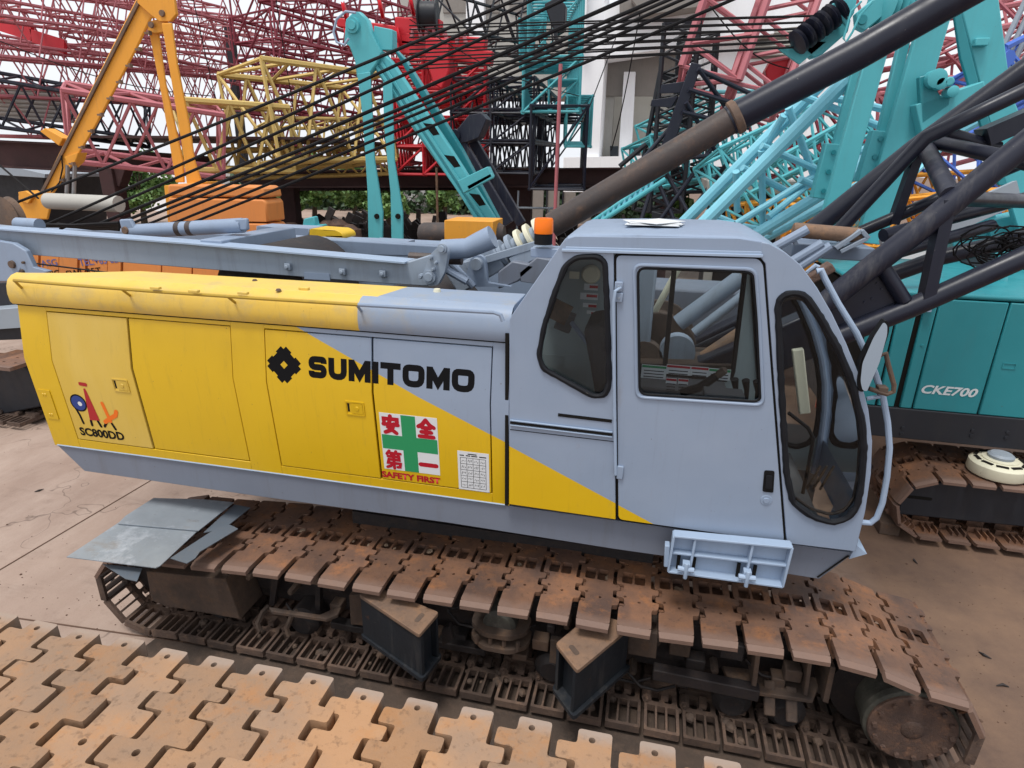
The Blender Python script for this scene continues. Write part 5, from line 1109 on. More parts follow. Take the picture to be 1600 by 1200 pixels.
part('panel_backing', MB().box((at(150, 430, YP+.2).x, YP+.7, at(150, 430, YP).z), (4.5, 1.0, .8)), 'gap', OC)
def wr(s_, u0, u1, vb, vt, mat, parent):
    A, B = at(u0, vb, YP), at(u1, vb-.10*(u1-u0), YP); text(s_, frame(A, B-A, (0, 0, 1)), (B-A).length, at(u0, vt, YP).z-A.z, mat, parent, 'lettering', .01, .006)
wr('ASG', 66, 91, 417, 407, 'blue_ink', sp_a); wr('TEL:+65 628', 126, 192, 416, 404, 'blue_ink', sp_b); wr('138C', 70, 95, 434, 424, 'ink', sp_a); wr('SWL:55T', 106, 160, 433, 423, 'ink', sp_b)
for a, b_ in (((58, 412), (170, 426)), ((-10, 250), (60, 310))): part('stay_rope', MB().tube(at(*a, YP-.3), at(*b_, YP-.3), .014, 6), 'rope', OC)
pxp('house_deck', 7.4, ((-80, 446), (40, 440), (44, 486), (-80, 498)), 1.2, 'charcoal', OC, None, .02); pxp('house_step', 7.0, ((-80, 490), (36, 480), (38, 512), (-80, 520)), .4, 'galv', OC, None, .02); pxp('house_deck', 7.1, ((-80, 505), (40, 498), (40, 530), (-80, 535)), .8, 'charcoal', OC)
Yl = 6.45
sl = shoe_mesh('track_shoe', 'shoe', .5, .90, [(0, .9, .47)], .03, (0, 0), .05, [], [circ(-.1, .2, .02, 8), circ(.1, .2, .02, 8), circ(-.1, .4, .02, 8), circ(.1, .4, .02, 8)], False)
for k in range(5):
    p = at(38-30*k, 566+5*k, Yl); o = bpy.data.objects.new('track_shoe', sl); COL.objects.link(o); o.parent = OC; o.location = Vector((-8.62-.5*k, Yl-.25, p.z))-OC.location
pxp('track_frame', Yl, ((-120, 600), (34, 566), (44, 580), (64, 628), (62, 636), (-120, 672)), .8, 'charcoal', OC, None, .02)
for k in range(5):
    c = at(55-33*k, 648+8*k, Yl-.05); o = bpy.data.objects.new('track_shoe', shoe_low); COL.objects.link(o); o.parent = OC; o.location = Vector((-8.6-.3*k, Yl-.15, .06))-OC.location; o.rotation_euler = (R(180), 0, 0); o.location.y += .8
# ------------------------------------------------------------------ teal gantry and navy mast in the middle distance
MC = thing('crane_gantry', 'teal crane gantry with two long straps, standing left of the navy mast in the middle', 'crane gantry', (-4.5, 11.2, 0))
YM = 11.0
pxp('gantry_mast', YM, ((575, 92), (596, 78), (612, 95), (700, 225), (776, 345), (742, 345), (715, 300), (640, 195)), .14, 'teal', MC, 'broad inclined teal mast', .03)
pxp('mast_side', YM+.36, ((612, 72), (632, 92), (720, 232), (780, 345), (776, 345), (700, 225)), .2, 'teal_body', MC)
for t in (.42, .62, .86):
    a = (612+t*164, 95+t*250); pxp('mast_pocket', YM-.002, ((a[0]-20, a[1]-8), (a[0]-4, a[1]-6), (a[0]+6, a[1]+10), (a[0]-4, a[1]+12)), .01, 'gap', MC, None, 0)
for k in (0, 1): part('mast_rail', MB().beam(at(586+10*k, 100-2*k, YM-.03), at(748+10*k, 345, YM-.03), .03, .05), 'teal', MC, None, .005)
pxp('gantry_head', YM-.1, ((540, 30), (552, 18), (562, 18), (574, 30), (580, 50), (596, 82), (588, 100), (572, 122), (557, 122), (554, 95), (545, 72), (537, 66)), .15, 'teal', MC, None, .02)
pxp('head_box', YM, ((584, 40), (613, 46), (614, 78), (596, 78), (584, 60)), .2, 'teal', MC)
p = at(552, 40, YM-.1); part('head_pin', MB().lathe((p.x, YM-.1, p.z), (0, -1, 0), [(.13, 0), (.12, .05), (.08, .05), (.07, .08)], 20), 'teal', MC)
part('head_hoop', MB().path([at(u, v, YM-.3) for u, v in ((556, 20), (540, 18), (526, 30), (521, 50), (526, 66), (538, 70), (545, 60))], .02, 8), 'step', MC)
for pts in (((558, 115), (578, 112), (585, 250), (598, 330), (597, 400), (576, 400), (574, 300), (566, 180)), ((598, 128), (612, 124), (616, 250), (629, 330), (630, 400), (612, 400), (610, 300), (600, 200))):
    s_ = pxp('gantry_strap', YM-.15, pts, .05, 'teal', MC); 
    for dv_ in (338,): p = at(pts[4][0]-8, dv_, YM-.15); part('pin', MB().lathe((p.x, YM-.15, p.z), (0, -1, 0), [(.05, 0), (.045, .03)], 12), 'gap', s_)
strap('mast_bracket', YM-.25, (722, 292), (768, 268), 20, 16, .2, 'teal', MC); strap('mast_bracket', YM-.3, (732, 294), (770, 274), 8, 8, .1, 'teal', MC)
NM = thing('crane_mast', 'dark navy folding mast leaning behind the teal gantry', 'crane mast', (-3.6, 12.2, 0))
strap('mast_leg', 12.0, (712, 212), (795, 350), 18, 16, .15, 'navy_worn', NM); strap('mast_leg', 12.4, (730, 205), (815, 350), 14, 14, .15, 'navy_worn', NM)
pxp('mast_head', 11.9, ((705, 208), (716, 200), (732, 180), (752, 176), (760, 186), (748, 215), (730, 222), (712, 225)), .4, 'navy_worn', NM); p = at(711, 212, 11.9); part('pin', MB().lathe((p.x, 11.9, p.z), (0, -1, 0), [(.12, 0), (.11, .06)], 16), 'navy', NM)
# yellow tank box and brown cylinder behind the main crane
TB = thing('tank_box', 'mustard yellow box with a brown cylinder running through it, beyond the hood', 'machine box', (-2.0, 7.4, 0))
part('tank_stand', MB().box((-2.0, 7.5, 1.15), (.9, .5, 2.3)), 'charcoal', TB)
pxp('box', 7.2, ((694, 344), (770, 346), (770, 385), (694, 385)), .5, 'orange', TB, None, .01); part('cylinder', MB().lathe(at(654, 366, 7.5), at(800, 366, 7.5)-at(654, 366, 7.5), [(.05, 0), (.12, .03), (.145, .08), (.145, 1.05), (.1, 1.12)], 20), 'rustpipe', TB)

# ------------------------------------------------------------------ light blue boom and its neighbours, right of centre
LB = thing('lattice_boom', 'light blue lattice boom rising to the right behind the cab roof', 'lattice boom', (3.0, 10.0, 0))
YB = 9.6
def lb(a, b_, r, Y0=YB, Y1=None, nm='boom_brace', mat='aqua', parent=None): return part(nm, MB().tube(at(*a, Y0), at(*b_, Y1 or Y0), r, 10), mat, parent or LB)
lb((1050, 366), (1345, 68), .085, nm='boom_chord'); lb((1076, 372), (1355, 92), .09, YB-.6, nm='boom_chord'); lb((1165, 376), (1470, 190), .08, YB-.3, nm='boom_chord'); lb((1195, 372), (1560, 170), .075, YB+.4, nm='boom_chord')
for a, b_ in (((1098, 342), (1205, 362)), ((1104, 332), (1178, 362)), ((1190, 235), (1192, 350)), ((1190, 228), (1285, 268)), ((1240, 145), (1420, 215)), ((1232, 168), (1272, 275)), ((1150, 350), (1280, 270)), ((1160, 262), (1235, 302)), ((1285, 262), (1340, 205)), ((1290, 150), (1400, 175)), ((1200, 340), (1262, 290)), ((1300, 320), (1350, 240)), ((1225, 180), (1190, 240)), ((1310, 250), (1430, 200)), ((1150, 268), (1152, 330)), ((1250, 280), (1320, 310))):
    lb(a, b_, .048, YB-.3, YB+.1)
pxp('foot_gusset', YB-.5, ((1085, 358), (1108, 328), (1125, 350), (1150, 362)), .05, 'aqua', LB)
LS = thing('ladder_boom', 'light teal ladder-like boom foot beside the rusty backstop tube', 'lattice boom', (-.2, 9.5, 0))
for dy in (0, .35):
    lb((912, 364), (1040, 280), .035, 9.3+dy, nm='side_rail', mat='teal', parent=LS)
for k in range(13):
    q = (916+8.5*k, 360-5.9*k); lb((q[0]-1, q[1]+4), (q[0]+1, q[1]-9), .03, 9.35, nm='rung', mat='aqua', parent=LS)
lb((920, 350), (1042, 267), .03, 9.35, nm='side_rail', mat='teal', parent=LS)

# ------------------------------------------------------------------ storage rack of dark red beams on posts
RK = thing('storage_rack', 'dark red steel beam rack carrying the boom sections across the middle', 'storage rack', (-8, 22, 0))
def ibeam(a, Ya, b_, Yb_, hpx, parent, nm='rack_beam', mat='beam', wd=.4):
    A, B = at(*a, Ya), at(*b_, Yb_); h = hpx*Ya/FPX
    m = MB().beam(A, B, .05, h-.05); m.beam(A+Vector((0, 0, h/2-.02)), B+Vector((0, 0, h/2-.02)), wd, .05); m.beam(A-Vector((0, 0, h/2-.02)), B-Vector((0, 0, h/2-.02)), wd, .05)
    return part(nm, m, mat, parent)
ibeam((380, 280), 21, (1190, 276), 21, 27, RK); ibeam((380, 290), 24, (1190, 286), 24, 16, RK, wd=.8)
part('rack_deck', MB().box((at(780, 268, 22.5).x, 22.8, at(780, 268, 21).z+.06), (18, 3.4, .06)), 'beam', RK)
for u, t, b_, w in ((452, 292, 372, 26), (808, 292, 372, 46), (1040, 290, 372, 24), (640, 290, 330, 0)):
    if w: part('rack_post', MB().beam(at(u, t, 21.6), Vector((at(u, t, 21.6).x, 21.6, 0)), .4, w*21.6/FPX), 'beam', RK, None, .02)
RL = thing('storage_rack', 'dark red beam rack under the faded red booms at the left', 'storage rack', (-13, 15, 0))
ibeam((-80, 236), 14.5, (150, 248), 14.5, 46, RL); ibeam((150, 246), 14.5, (330, 258), 16.5, 30, RL)
part('rack_post', MB().beam(at(172, 262, 14.6), at(198, 400, 14.6), .4, .42), 'beam', RL, None, .02); pxp('post_gusset', 14.5, ((150, 258), (196, 262), (186, 292), (164, 278)), .3, 'beam', RL)
part('rack_post', MB().beam(at(320, 262, 16), at(322, 420, 16), .4, .4), 'beam', RL)
part('rack_deck', MB().box((-13.4, 17.0, at(60, 216, 14.5).z+.05), (10.5, 5.5, .06)), 'beam', RL)
# boom sections stored on the racks
g = 'faded red boom sections stacked on the left rack'
labs = iter(('topmost long faded red boom section reaching in from the left edge', 'faded red boom section second from the top at the left edge, holding the red sheets', 'faded red boom section third from the top at the left edge', 'lowest faded red boom section at the left edge, right on the rack beam', 'far faded red boom section ending highest against the sky', 'far faded red boom section ending against the sky beside the dark upright post', 'far faded red boom section just above the rose-red one behind the orange straps', 'faded red boom section in the very top left corner of the photo', 'deeper faded red boom section behind the bright red sheets', 'deeper faded red boom section behind the grey pipe bundle'))
for a, Ya, b_, Yb_, w, h, n_ in (((-60, -30), 13, (330, 45), 22, 1.3, 1.3, 15), ((-60, 40), 13, (330, 92), 22, 1.3, 1.2, 15), ((-60, 105), 13, (330, 140), 22, 1.3, 1.2, 15), ((-60, 172), 13, (300, 190), 20, 1.3, 1.15, 11), ((90, -75), 15, (480, 40), 25, 1.5, 1.5, 12), ((120, 20), 16, (470, 118), 26, 1.5, 1.5, 12), ((130, 95), 16, (480, 165), 26, 1.4, 1.4, 12), ((-60, -95), 14, (250, -20), 22, 1.3, 1.3, 14), ((-40, 20), 17, (400, 60), 27, 1.4, 1.4, 15), ((-40, 90), 17, (380, 150), 27, 1.4, 1.3, 15)):
    lattice('lattice_boom', next(labs), at(*a, Ya), at(*b_, Yb_), w, h, n_, .045, .021, 'pink', g, (1, .5, 0))
lattice('lattice_boom', 'short rose-red boom section low behind the leaning orange mast', at(105, 190, 11.5), at(345, 222, 13.5), 1.2, 1.35, 5, .06, .036, 'pink', None, (.3, 1, 0))
lattice('lattice_boom', 'dark navy boom section inside the faded red stack', at(-40, 150, 13.2), at(230, 192, 16), .9, 1.1, 8, .05, .03, 'navy_worn', None, (.3, 1, 0))
m_ = MB()
for k in range(8): m_.tube(at(-60, 134+6.5*k, 14), at(150, 146+6.5*k, 16), .045, 8)
tb_ = thing('pipe_bundle', 'bundle of grey pipes lying among the faded red booms', 'pipes', tuple(at(40, 190, 15)))
for k in range(8): part('pipe', MB().tube(at(-60, 134+6.5*k, 14), at(118, 144+6.5*k, 15.5), .055, 8), 'concrete', tb_)
for pts, lbl in ((((-40, 10), (48, 40), (48, 64), (-40, 36)), 'bright red flat panel deep in the top left boom stack'), (((46, 45), (100, 62), (100, 84), (50, 66)), 'smaller bright red panel beside the first in the left boom stack')):
    fo = [(p.x, p.z) for p in (at(u, v, 15.5) for u, v in pts)]; solo('steel_sheet', MB().prism(FC(15.5), fo, -.1, 0), 'red', lbl, 'panel')
solo('steel_post', MB().beam(at(358, 40, 24), at(386, 300, 24), .3, .28), 'charcoal', 'dark upright post standing between the red and yellow booms', 'post')
lattice('lattice_boom', 'tall straw-yellow boom section right of the orange mast', at(388, 182, 14.5), at(575, 192, 18), 1.9, 2.2, 5, .075, .045, 'cream_yellow', None, (.3, 1, 0))
lattice('lattice_boom', 'lower straw-yellow boom section just behind the orange counterweights', at(285, 212, 13.2), at(440, 218, 15), 1.4, 1.45, 5, .07, .042, 'cream_yellow', None, (.3, 1, 0))
lattice('lattice_boom', 'fine straw-yellow boom section threaded behind the tall one', at(420, 225, 16.5), at(600, 222, 20), 1.2, 1.1, 10, .05, .03, 'cream_yellow', None, (.3, 1, 0))
lattice('lattice_boom', 'long straw-yellow boom section lying lowest on the rack edge', at(330, 258, 17), at(600, 252, 20), 1.2, .8, 7, .06, .03, 'cream_yellow', None, (.3, 1, 0))
g = 'maroon boom sections above the yellow ones'; labs = iter(('upper maroon boom section left of the teal gantry head', 'middle maroon boom section, right above the tall straw-yellow section', 'maroon boom section showing inside the tall straw-yellow section', 'maroon boom section cut by the top edge of the photo left of the teal gantry', 'lowest maroon boom section behind the straw-yellow ones on the rack'))
for a, Ya, b_, Yb_, w, h in (((392, 8), 19, (640, 70), 26, 1.9, 1.9), ((394, 70), 19, (640, 128), 26, 1.9, 1.7), ((400, 130), 20, (640, 180), 27, 1.7, 1.6), ((430, -55), 20, (650, 20), 27, 1.8, 1.8), ((420, 195), 21, (640, 230), 27, 1.7, 1.5)):
    lattice('lattice_boom', next(labs), at(*a, Ya), at(*b_, Yb_), w, h, 11, .06, .032, 'maroon', g, (1, .5, 0))
g = 'bright red boom sections end-on in the middle'; lab = 'bright red boom section seen end-on in the dense stack behind the teal gantry'
for i in range(3):
    for j in range(4):
        lab = 'bright red end-on boom section, %s, in the %s column of the red stack' % (('on the rack', 'second up', 'third up', 'topmost')[j], ('left', 'middle', 'right')[i])
        lattice('lattice_boom', lab, at(640+46*i, 250-44*j, 19.5), at(662+42*i, 252-33*j, 28), .98, .86, 13, .06, .042, 'red', g, (1, 0, 0))
RH = thing('crane_mast', 'bright red folded mast with cable drum on top of the red stack', 'crane mast', tuple(at(660, 60, 17.5)))
for a, b_, w in (((530, 36), (640, 52), 12), ((560, 56), (760, 70), 16), ((620, 40), (690, 44), 20), ((600, 70), (770, 92), 18)): part('mast_beam', MB().beam(at(*a, 17.5), at(*b_, 17.5), .3, w*17.5/FPX), 'red', RH, None, .03)
for u, v in ((536, 20), (592, 14), (640, 10), (540, 60), (620, 60)): c = at(u, v, 17.3); part('sheave', MB().lathe(c, (1, .35, .2), [(.08, 0), (.26, .02), (.22, .06), (.26, .1), (.08, .12)], 18), 'red', RH)
c = at(668, 22, 17.2); part('cable_drum', MB().lathe(c-Vector((.25, 0, 0)), (1, .2, 0), [(.42, 0), (.42, .04), (.3, .04), (.3, .46), (.42, .46), (.42, .5)], 22), 'charcoal', RH)
for u, v in ((650, 52), (672, 50), (690, 56), (720, 62)): part('guard', MB().path([at(u-6, v+8, 17.2), at(u-5, v-5, 17.2), at(u+5, v-6, 17.2), at(u+8, v+6, 17.2)], .06, 8), 'pink', RH)
pxp('mast_block', 17.0, ((664, 58), (700, 60), (702, 110), (690, 140), (676, 130), (664, 90)), .5, 'red', RH, None, .04)
g = 'black boom sections on the middle rack'; lab = 'black lattice boom section stacked under the teal ones above the rack beam'
for i in range(2):
    for j in range(3):
        lab = 'black boom section end-on, %s in the %s column beside the red stack' % (('lowest', 'middle', 'top')[j], ('right', 'left')[i])
        lattice('lattice_boom', lab, at(800-62*i, 245-48*j, 18.5), at(850-52*i, 244-34*j, 27), 1.25, .9, 9, .055, .032, 'navy_worn', g, (1, 0, 0))
lattice('lattice_boom', 'wide black boom section with its square end at the right edge of the middle rack', at(872, 232, 17.5), at(880, 236, 27), 1.5, 2.1, 10, .055, .035, 'navy', None, (1, 0, 0))
lattice('lattice_boom', 'teal boom section with a square cross-braced end above the black ones', at(862, 132, 17.5), at(858, 142, 28), 1.5, 1.3, 20, .07, .035, 'teal', None, (1, 0, 0))
lattice('lattice_boom', 'topmost teal boom section in the middle, leaving the photo at the top', at(868, 42, 17.5), at(862, 66, 28), 1.4, 1.5, 20, .055, .03, 'teal', None, (1, 0, 0))
lattice('lattice_boom', 'thin dark boom section crossing above the red stack', at(700, 15, 21), at(835, 50, 26), 1.5, 1.5, 6, .06, .035, 'charcoal', None, (0, 1, 0))
lattice('lattice_boom', 'narrow teal boom section nested inside the square cross-braced one', at(880, 150, 18.5), at(872, 152, 28), .8, .8, 18, .05, .03, 'teal', None, (1, 0, 0)); lattice('lattice_boom', 'narrow teal boom section left of the dark hook block', at(832, 70, 18.5), at(836, 84, 28), .7, 1.2, 18, .05, .03, 'teal', None, (1, 0, 0))
lattice('lattice_boom', 'teal boom section low at the right side of the black sections', at(905, 190, 18.5), at(895, 195, 27), .7, 1.3, 16, .05, .03, 'teal', None, (1, 0, 0))
HB = thing('hook_block', 'dark hook block hanging before the teal boom sections', 'hook block', tuple(at(868, 20, 16)))
pxp('block_body', 16, ((850, 6), (872, -6), (884, 8), (882, 46), (868, 54), (858, 30)), .3, 'charcoal', HB, None, .03); part('block_hook', MB().path([at(u, v, 15.9) for u, v in ((868, 48), (868, 60), (876, 66), (880, 58))], .05, 8), 'charcoal', HB)
solo('marker_pole', MB().tube(at(876, 100, 16), Vector((at(876, 100, 16).x, 16, 0)), .045, 10), 'pink', 'thin pinkish red pole in front of the black booms', 'pole')
solo('tilted_pole', MB().tube(at(968, 260, 14), at(1010, 225, 14), .05, 8).tube(at(922, 165, 14), at(962, 60, 14), .012, 5), 'charcoal', 'dark stub and stay wire before the white column', 'pole')
# black jibs standing at the right of the white building
g = 'black upright jib sections'; labs = iter(('tallest black jib section, standing straight behind the heavy dark jib foot', 'black jib section nearest the rose-red boom, right of the heavy jib foot', 'black jib section leaning nearest to the white bay of the building'))
for a, b_, Y, w in (((1040, 330), (1065, 40), 15, .7), ((1075, 300), (1090, 60), 16, .8), ((1015, 330), (1058, 120), 16.5, .8)):
    lattice('lattice_jib', next(labs), at(*a, Y), at(*b_, Y), w, w, 13, .05, .028, 'charcoal', g, (1, 0, 0), cat='lattice jib')
J = thing('lattice_jib', 'heavy dark jib foot leaning right of the black jibs', 'lattice jib', (.6, 13, 0))
strap('jib_side', 13, (1088, 100), (1030, 262), 14, 16, .2, 'navy', J); pxp('jib_plate', 13.02, ((1034, 132), (1075, 126), (1066, 145), (1030, 146)), .05, 'navy', J); pxp('jib_plate', 13.02, ((1018, 156), (1060, 150), (1050, 168), (1016, 166)), .05, 'navy', J)
for a, b_ in (((1090, 108), (1180, 150)), ((1076, 140), (1190, 175)), ((1066, 175), (1170, 200)), ((1092, 108), (1150, 190)), ((1072, 160), (1120, 240)), ((1040, 250), (1140, 240)), ((1012, 300), (1060, 200)), ((960, 300), (1068, 175)), ((1020, 360), (1120, 220)), ((1060, 360), (1010, 240)), ((1085, 350), (1030, 250)), ((1140, 250), (1050, 370)), ((1000, 350), (1030, 255))): lb(a, b_, .042, 12.8, 13.3, 'boom_brace', 'navy', J)
pxp('jib_foot_plate', 12.9, ((1018, 330), (1075, 345), (1060, 372), (1020, 365)), .1, 'charcoal', J)
lattice('lattice_boom', 'pale teal boom section behind the black jibs', at(1060, 232, 17), at(1180, 215, 21), 2.0, 1.9, 8, .05, .03, 'teal', None, (.3, 1, 0))
for k, (a, b_, Y, w, lbl) in enumerate((((1150, 335), (1345, 225), 11.5, .9, 'fine teal boom section crossing behind the light blue boom'), ((1120, 285), (1320, 190), 12, .9, 'second fine teal boom section, higher behind the light blue boom'), ((1300, 335), (1450, 200), 11.5, .8, 'fine light blue boom section between the two teal straps'), ((1000, 262), (1130, 235), 15, 1.1, 'low teal boom section beside the white parapet'))):
    lattice('lattice_boom', lbl, at(*a, Y), at(*b_, Y+1.5), w, w, 9, .04, .026, 'teal' if k != 2 else 'aqua', None, (.3, 1, 0))
lattice('lattice_boom', 'rose-red boom raised steeply, right of the black jibs', at(1105, 130, 14), at(1190, -120, 14.5), 1.1, 1.2, 7, .075, .04, 'pink', None, (1, 0, 0))
lattice('lattice_boom', 'rose-red boom slanting behind the teal bridle sheaves', at(1175, 160, 14), at(1262, -90, 15), 1.0, 1.2, 7, .07, .04, 'pink', None, (1, 0, 0))
g = 'red boom sections behind the teal gantry on the right'; labs = iter(('upper maroon boom section behind the light blue boom', 'lower maroon boom section behind the light blue boom and teal straps', 'red boom section in the top right corner above the blue pin plate', 'second red boom section from the top right corner', 'red boom section seen between the teal strap and the wide teal mast', 'red boom section at the top edge behind the teal sheaves'))
for a, Ya, b_, Yb_, w, h in (((1225, 210), 16, (1480, 150), 21, 1.6, 1.5), ((1240, 275), 16, (1480, 220), 21, 1.6, 1.4), ((1480, 60), 15, (1700, -10), 20, 1.5, 1.5), ((1470, 140), 15, (1700, 80), 20, 1.4, 1.4), ((1420, 190), 14, (1640, 180), 18, 1.2, 1.2), ((1400, 10), 17, (1680, -40), 22, 1.5, 1.5)):
    lattice('lattice_boom', next(labs), at(*a, Ya), at(*b_, Yb_), w, h, 7, .065, .035, 'maroon' if a[0] < 1300 else 'pink', g, (.4, 1, 0))
for k in range(5): pass
solo('red_housing', MB().prism(FC(15), [(p.x, p.z) for p in (at(u, v, 15) for u, v in ((1206, 92), (1236, 86), (1248, 100), (1240, 122), (1200, 140), (1196, 110)))], -.5, 0), 'red', 'bright red housing under the teal bridle sheaves', 'machine housing', bev=.03)
g = 'blue boom sections'; labs = iter(('blue boom section low behind the junction of the navy boom braces', 'lowest blue boom section at the right edge', 'upper blue boom section at the right edge beside the blue pin plate'))
for a, b_, Y in (((1440, 290), (1640, 190), 12.5), ((1520, 330), (1700, 240), 13), ((1545, 140), (1700, 60), 12.5)):
    lattice('lattice_boom', next(labs), at(*a, Y), at(*b_, Y+1.5), .9, .9, 6, .055, .03, 'blue', g, (.3, 1, 0))
solo('blue_lug', MB().prism(FC(12), rnd([(p.x, p.z) for p in (at(u, v, 12) for u, v in ((1566, 95), (1575, 78), (1586, 78), (1588, 92), (1572, 110), (1562, 112)))], .05, 3), -.1, 0), 'blue', 'blue pin plate at the right edge beside the teal mast', 'pin plate')
for k in range(4):
    A = at(1545+14*k, 120, 12.8); solo('white_pole', MB().tube(A, A+Vector((.4, .1, 1.6)), .045, 8), 'galv', '%s pale tube from the left, leaning among the red booms at top right' % ('first', 'second', 'third', 'fourth')[k], 'pole', 'pale tubes in the top right corner')
g = 'orange lattice pieces'; labs = iter(('orange lattice piece lowest behind the light blue boom foot', 'orange lattice piece beside the first teal strap link', 'long orange lattice piece behind the navy boom junction', 'highest orange lattice piece, left of the wide teal mast', 'orange lattice piece just above the tan idler roller'))
for a, b_, Y in (((1150, 345), (1290, 330), 12), ((1255, 320), (1400, 305), 12.5), ((1330, 345), (1560, 322), 11.5), ((1400, 300), (1560, 290), 13), ((1240, 350), (1500, 360), 11)):
    lattice('lattice_piece', next(labs), at(*a, Y), at(*b_, Y+.6), .7, .55, 7, .04, .025, 'orange', g, (.3, 1, 0))
OM = thing('machine_body', 'orange machine body low behind the navy boom chords', 'machine', (3.2, 11.5, 0))
part('body', MB().box((at(1390, 380, 11).x, 11.4, 1.35), (3.4, .8, 1.9)), 'orange', OM, None, .05); part('white_panel', MB().box((at(1430, 400, 10.9).x, 10.97, at(1430, 400, 10.9).z), (1.2, .03, .35)), 'white', OM); part('drum', MB().lathe(at(1450, 340, 11), (1, .2, 0), [(.1, 0), (.3, .02), (.3, .6), (.1, .62)], 16), 'orange', OM)
SH = thing('site_shed', 'flat-roofed grey shed with black openings behind the light blue boom', 'shed', (1.8, 13.5, 0))
pz = at(1190, 293, 13).z; px0, px1 = at(1120, 300, 13).x, at(1290, 300, 13).x
part('roof', MB().box(((px0+px1)/2, 14, pz), (px1-px0+.4, 2.4, .22)), 'concrete', SH, None, .02); part('wall', MB().box(((px0+px1)/2, 14.2, pz/2-.06), (px1-px0, 1.8, pz-.12)), 'charcoal', SH)
for t in (0.02, .35, .68, .98): part('post', MB().box((px0+(px1-px0)*t, 13.2, pz/2-.06), (.16, .16, pz-.12)), 'concrete', SH)

# ------------------------------------------------------------------ buildings, shed, trees at the back
BW = thing('building', 'tall white and grey building with deep open bays behind the black booms', 'building', (8, 42, 0))
YBd = 36
def bp(name, pts, Y, th, mat, label=None): return pxp(name, Y, pts, th, mat, BW, label, .02)
bp('column', ((905, -160), (945, -160), (945, 90), (934, 268), (908, 268)), YBd, 3, 'white')
bp('parapet', ((880, 246), (1160, 240), (1160, 300), (880, 300)), YBd-.3, 2, 'white'); bp('lintel', ((945, 10), (1210, -40), (1210, 52), (945, 90)), YBd-.2, 2, 'white'); bp('canopy', ((985, -4), (1130, -30), (1118, 6), (1004, 24)), YBd-1.5, 3, 'louvre')
bp('soffit', ((945, 88), (1060, 70), (1060, 150), (945, 150)), YBd+2, .3, 'louvre'); bp('back_wall', ((930, 130), (1120, 120), (1120, 300), (930, 300)), YBd+4, .3, 'concrete')
bp('column', ((975, 112), (993, 112), (986, 250), (966, 250)), YBd+1.4, .5, 'white'); bp('column', ((944, 128), (961, 128), (954, 250), (938, 250)), YBd+2.2, .5, 'concrete')
for a, b_ in ((953, 966), (983, 1000)): bp('window', ((a, 228), (b_, 228), (b_, 248), (a, 248)), YBd+1.2, .1, 'pane_dark')
bp('wing', ((1100, -160), (1360, -160), (1360, 300), (1100, 300)), YBd+1, 6, 'white'); bp('window', ((1164, 50), (1260, 40), (1260, 92), (1160, 92)), YBd+.9, .2, 'louvre')
for k in range(6): bp('louvre_slat', ((1166, 54+6.4*k), (1258, 45+7.2*k), (1258, 47.5+7.2*k), (1166, 56.5+6.4*k)), YBd+.6, .2, 'concrete')
bp('wing', ((620, -160), (910, -160), (910, 150), (620, 150)), YBd+6, 4, 'concrete', 'grey upper wing behind the red stack'); bp('column', ((728, -160), (756, -160), (756, 90), (728, 90)), YBd+5.5, 1, 'white'); bp('column', ((905, -160), (920, -160), (916, 60), (905, 60)), YBd-.6, 1, 'white'); bp('column', ((968, -160), (1000, -160), (1000, 20), (968, 20)), YBd-.6, 1, 'louvre')
for k in range(5): bp('window', ((640+52*k, -60), (676+52*k, -60), (676+52*k, 20), (640+52*k, 20)), YBd+5.9, .2, 'louvre')
LW = thing('building', 'low white building with red round sign and open ground floor, beyond the teal mast', 'building', (-10, 46, 0))
def lp(name, pts, Y, th, mat): return pxp(name, Y, pts, th, mat, LW, None, .02)
lp('wall', ((628, 262), (762, 262), (762, 300), (668, 312), (664, 345), (652, 345), (650, 316), (630, 314)), 44, 3, 'white'); lp('column', ((668, 300), (674, 300), (674, 345), (656, 345), (650, 300)), 44.2, 1, 'white'); lp('back_wall', ((630, 300), (800, 300), (800, 345), (630, 345)), 47, .3, 'concrete')
for a, b_ in ((640, 649), (676, 684), (688, 700), (704, 720), (726, 744)): lp('window', ((a, 318), (b_, 318), (b_, 342), (a, 342)), 46.9, .1, 'pane_dark')
p = at(695, 304, 43.9); sg = part('no_entry_sign', MB().lathe((p.x, 43.95, p.z), (0, -1, 0), [(.30, 0), (.30, .06)], 24), 'redink', LW); part('sign_bar', MB().box((p.x, 43.87, p.z), (.42, .03, .11)), 'sticker', sg); p = at(689, 304, 43.9); part('notice', MB().box((p.x, 43.95, p.z), (.2, .05, .5)), 'concrete', LW)
p0, p1 = at(806, 300, 40), at(905, 340, 40); WL = thing('boundary_wall', 'grey panelled wall and fence right of the navy mast, far back', 'wall', ((p0.x+p1.x)/2, 40, 0))
for k in range(6):
    a = p0.x+(p1.x+2-p0.x)*k/6; part('wall_panel', MB().box((a+.4, 40, 1.4), (.76, .2, 2.8)), 'louvre', WL); part('post', MB().box((a, 39.85, 1.6), (.09, .09, 3.2)), 'charcoal', WL)
part('coping', MB().box(((p0.x+p1.x)/2+1, 40, 3.0), (6.5, .3, .25)), 'white', WL)
WH = thing('building', 'small white house with a pale blue window, seen under the left rack', 'building', (-26, 38, 0))
pxp('wall', 38, ((90, 250), (300, 250), (300, 330), (90, 330)), 4, 'white', WH); pxp('roof_edge', 37.9, ((80, 246), (310, 250), (310, 258), (80, 254)), 1, 'concrete', WH)
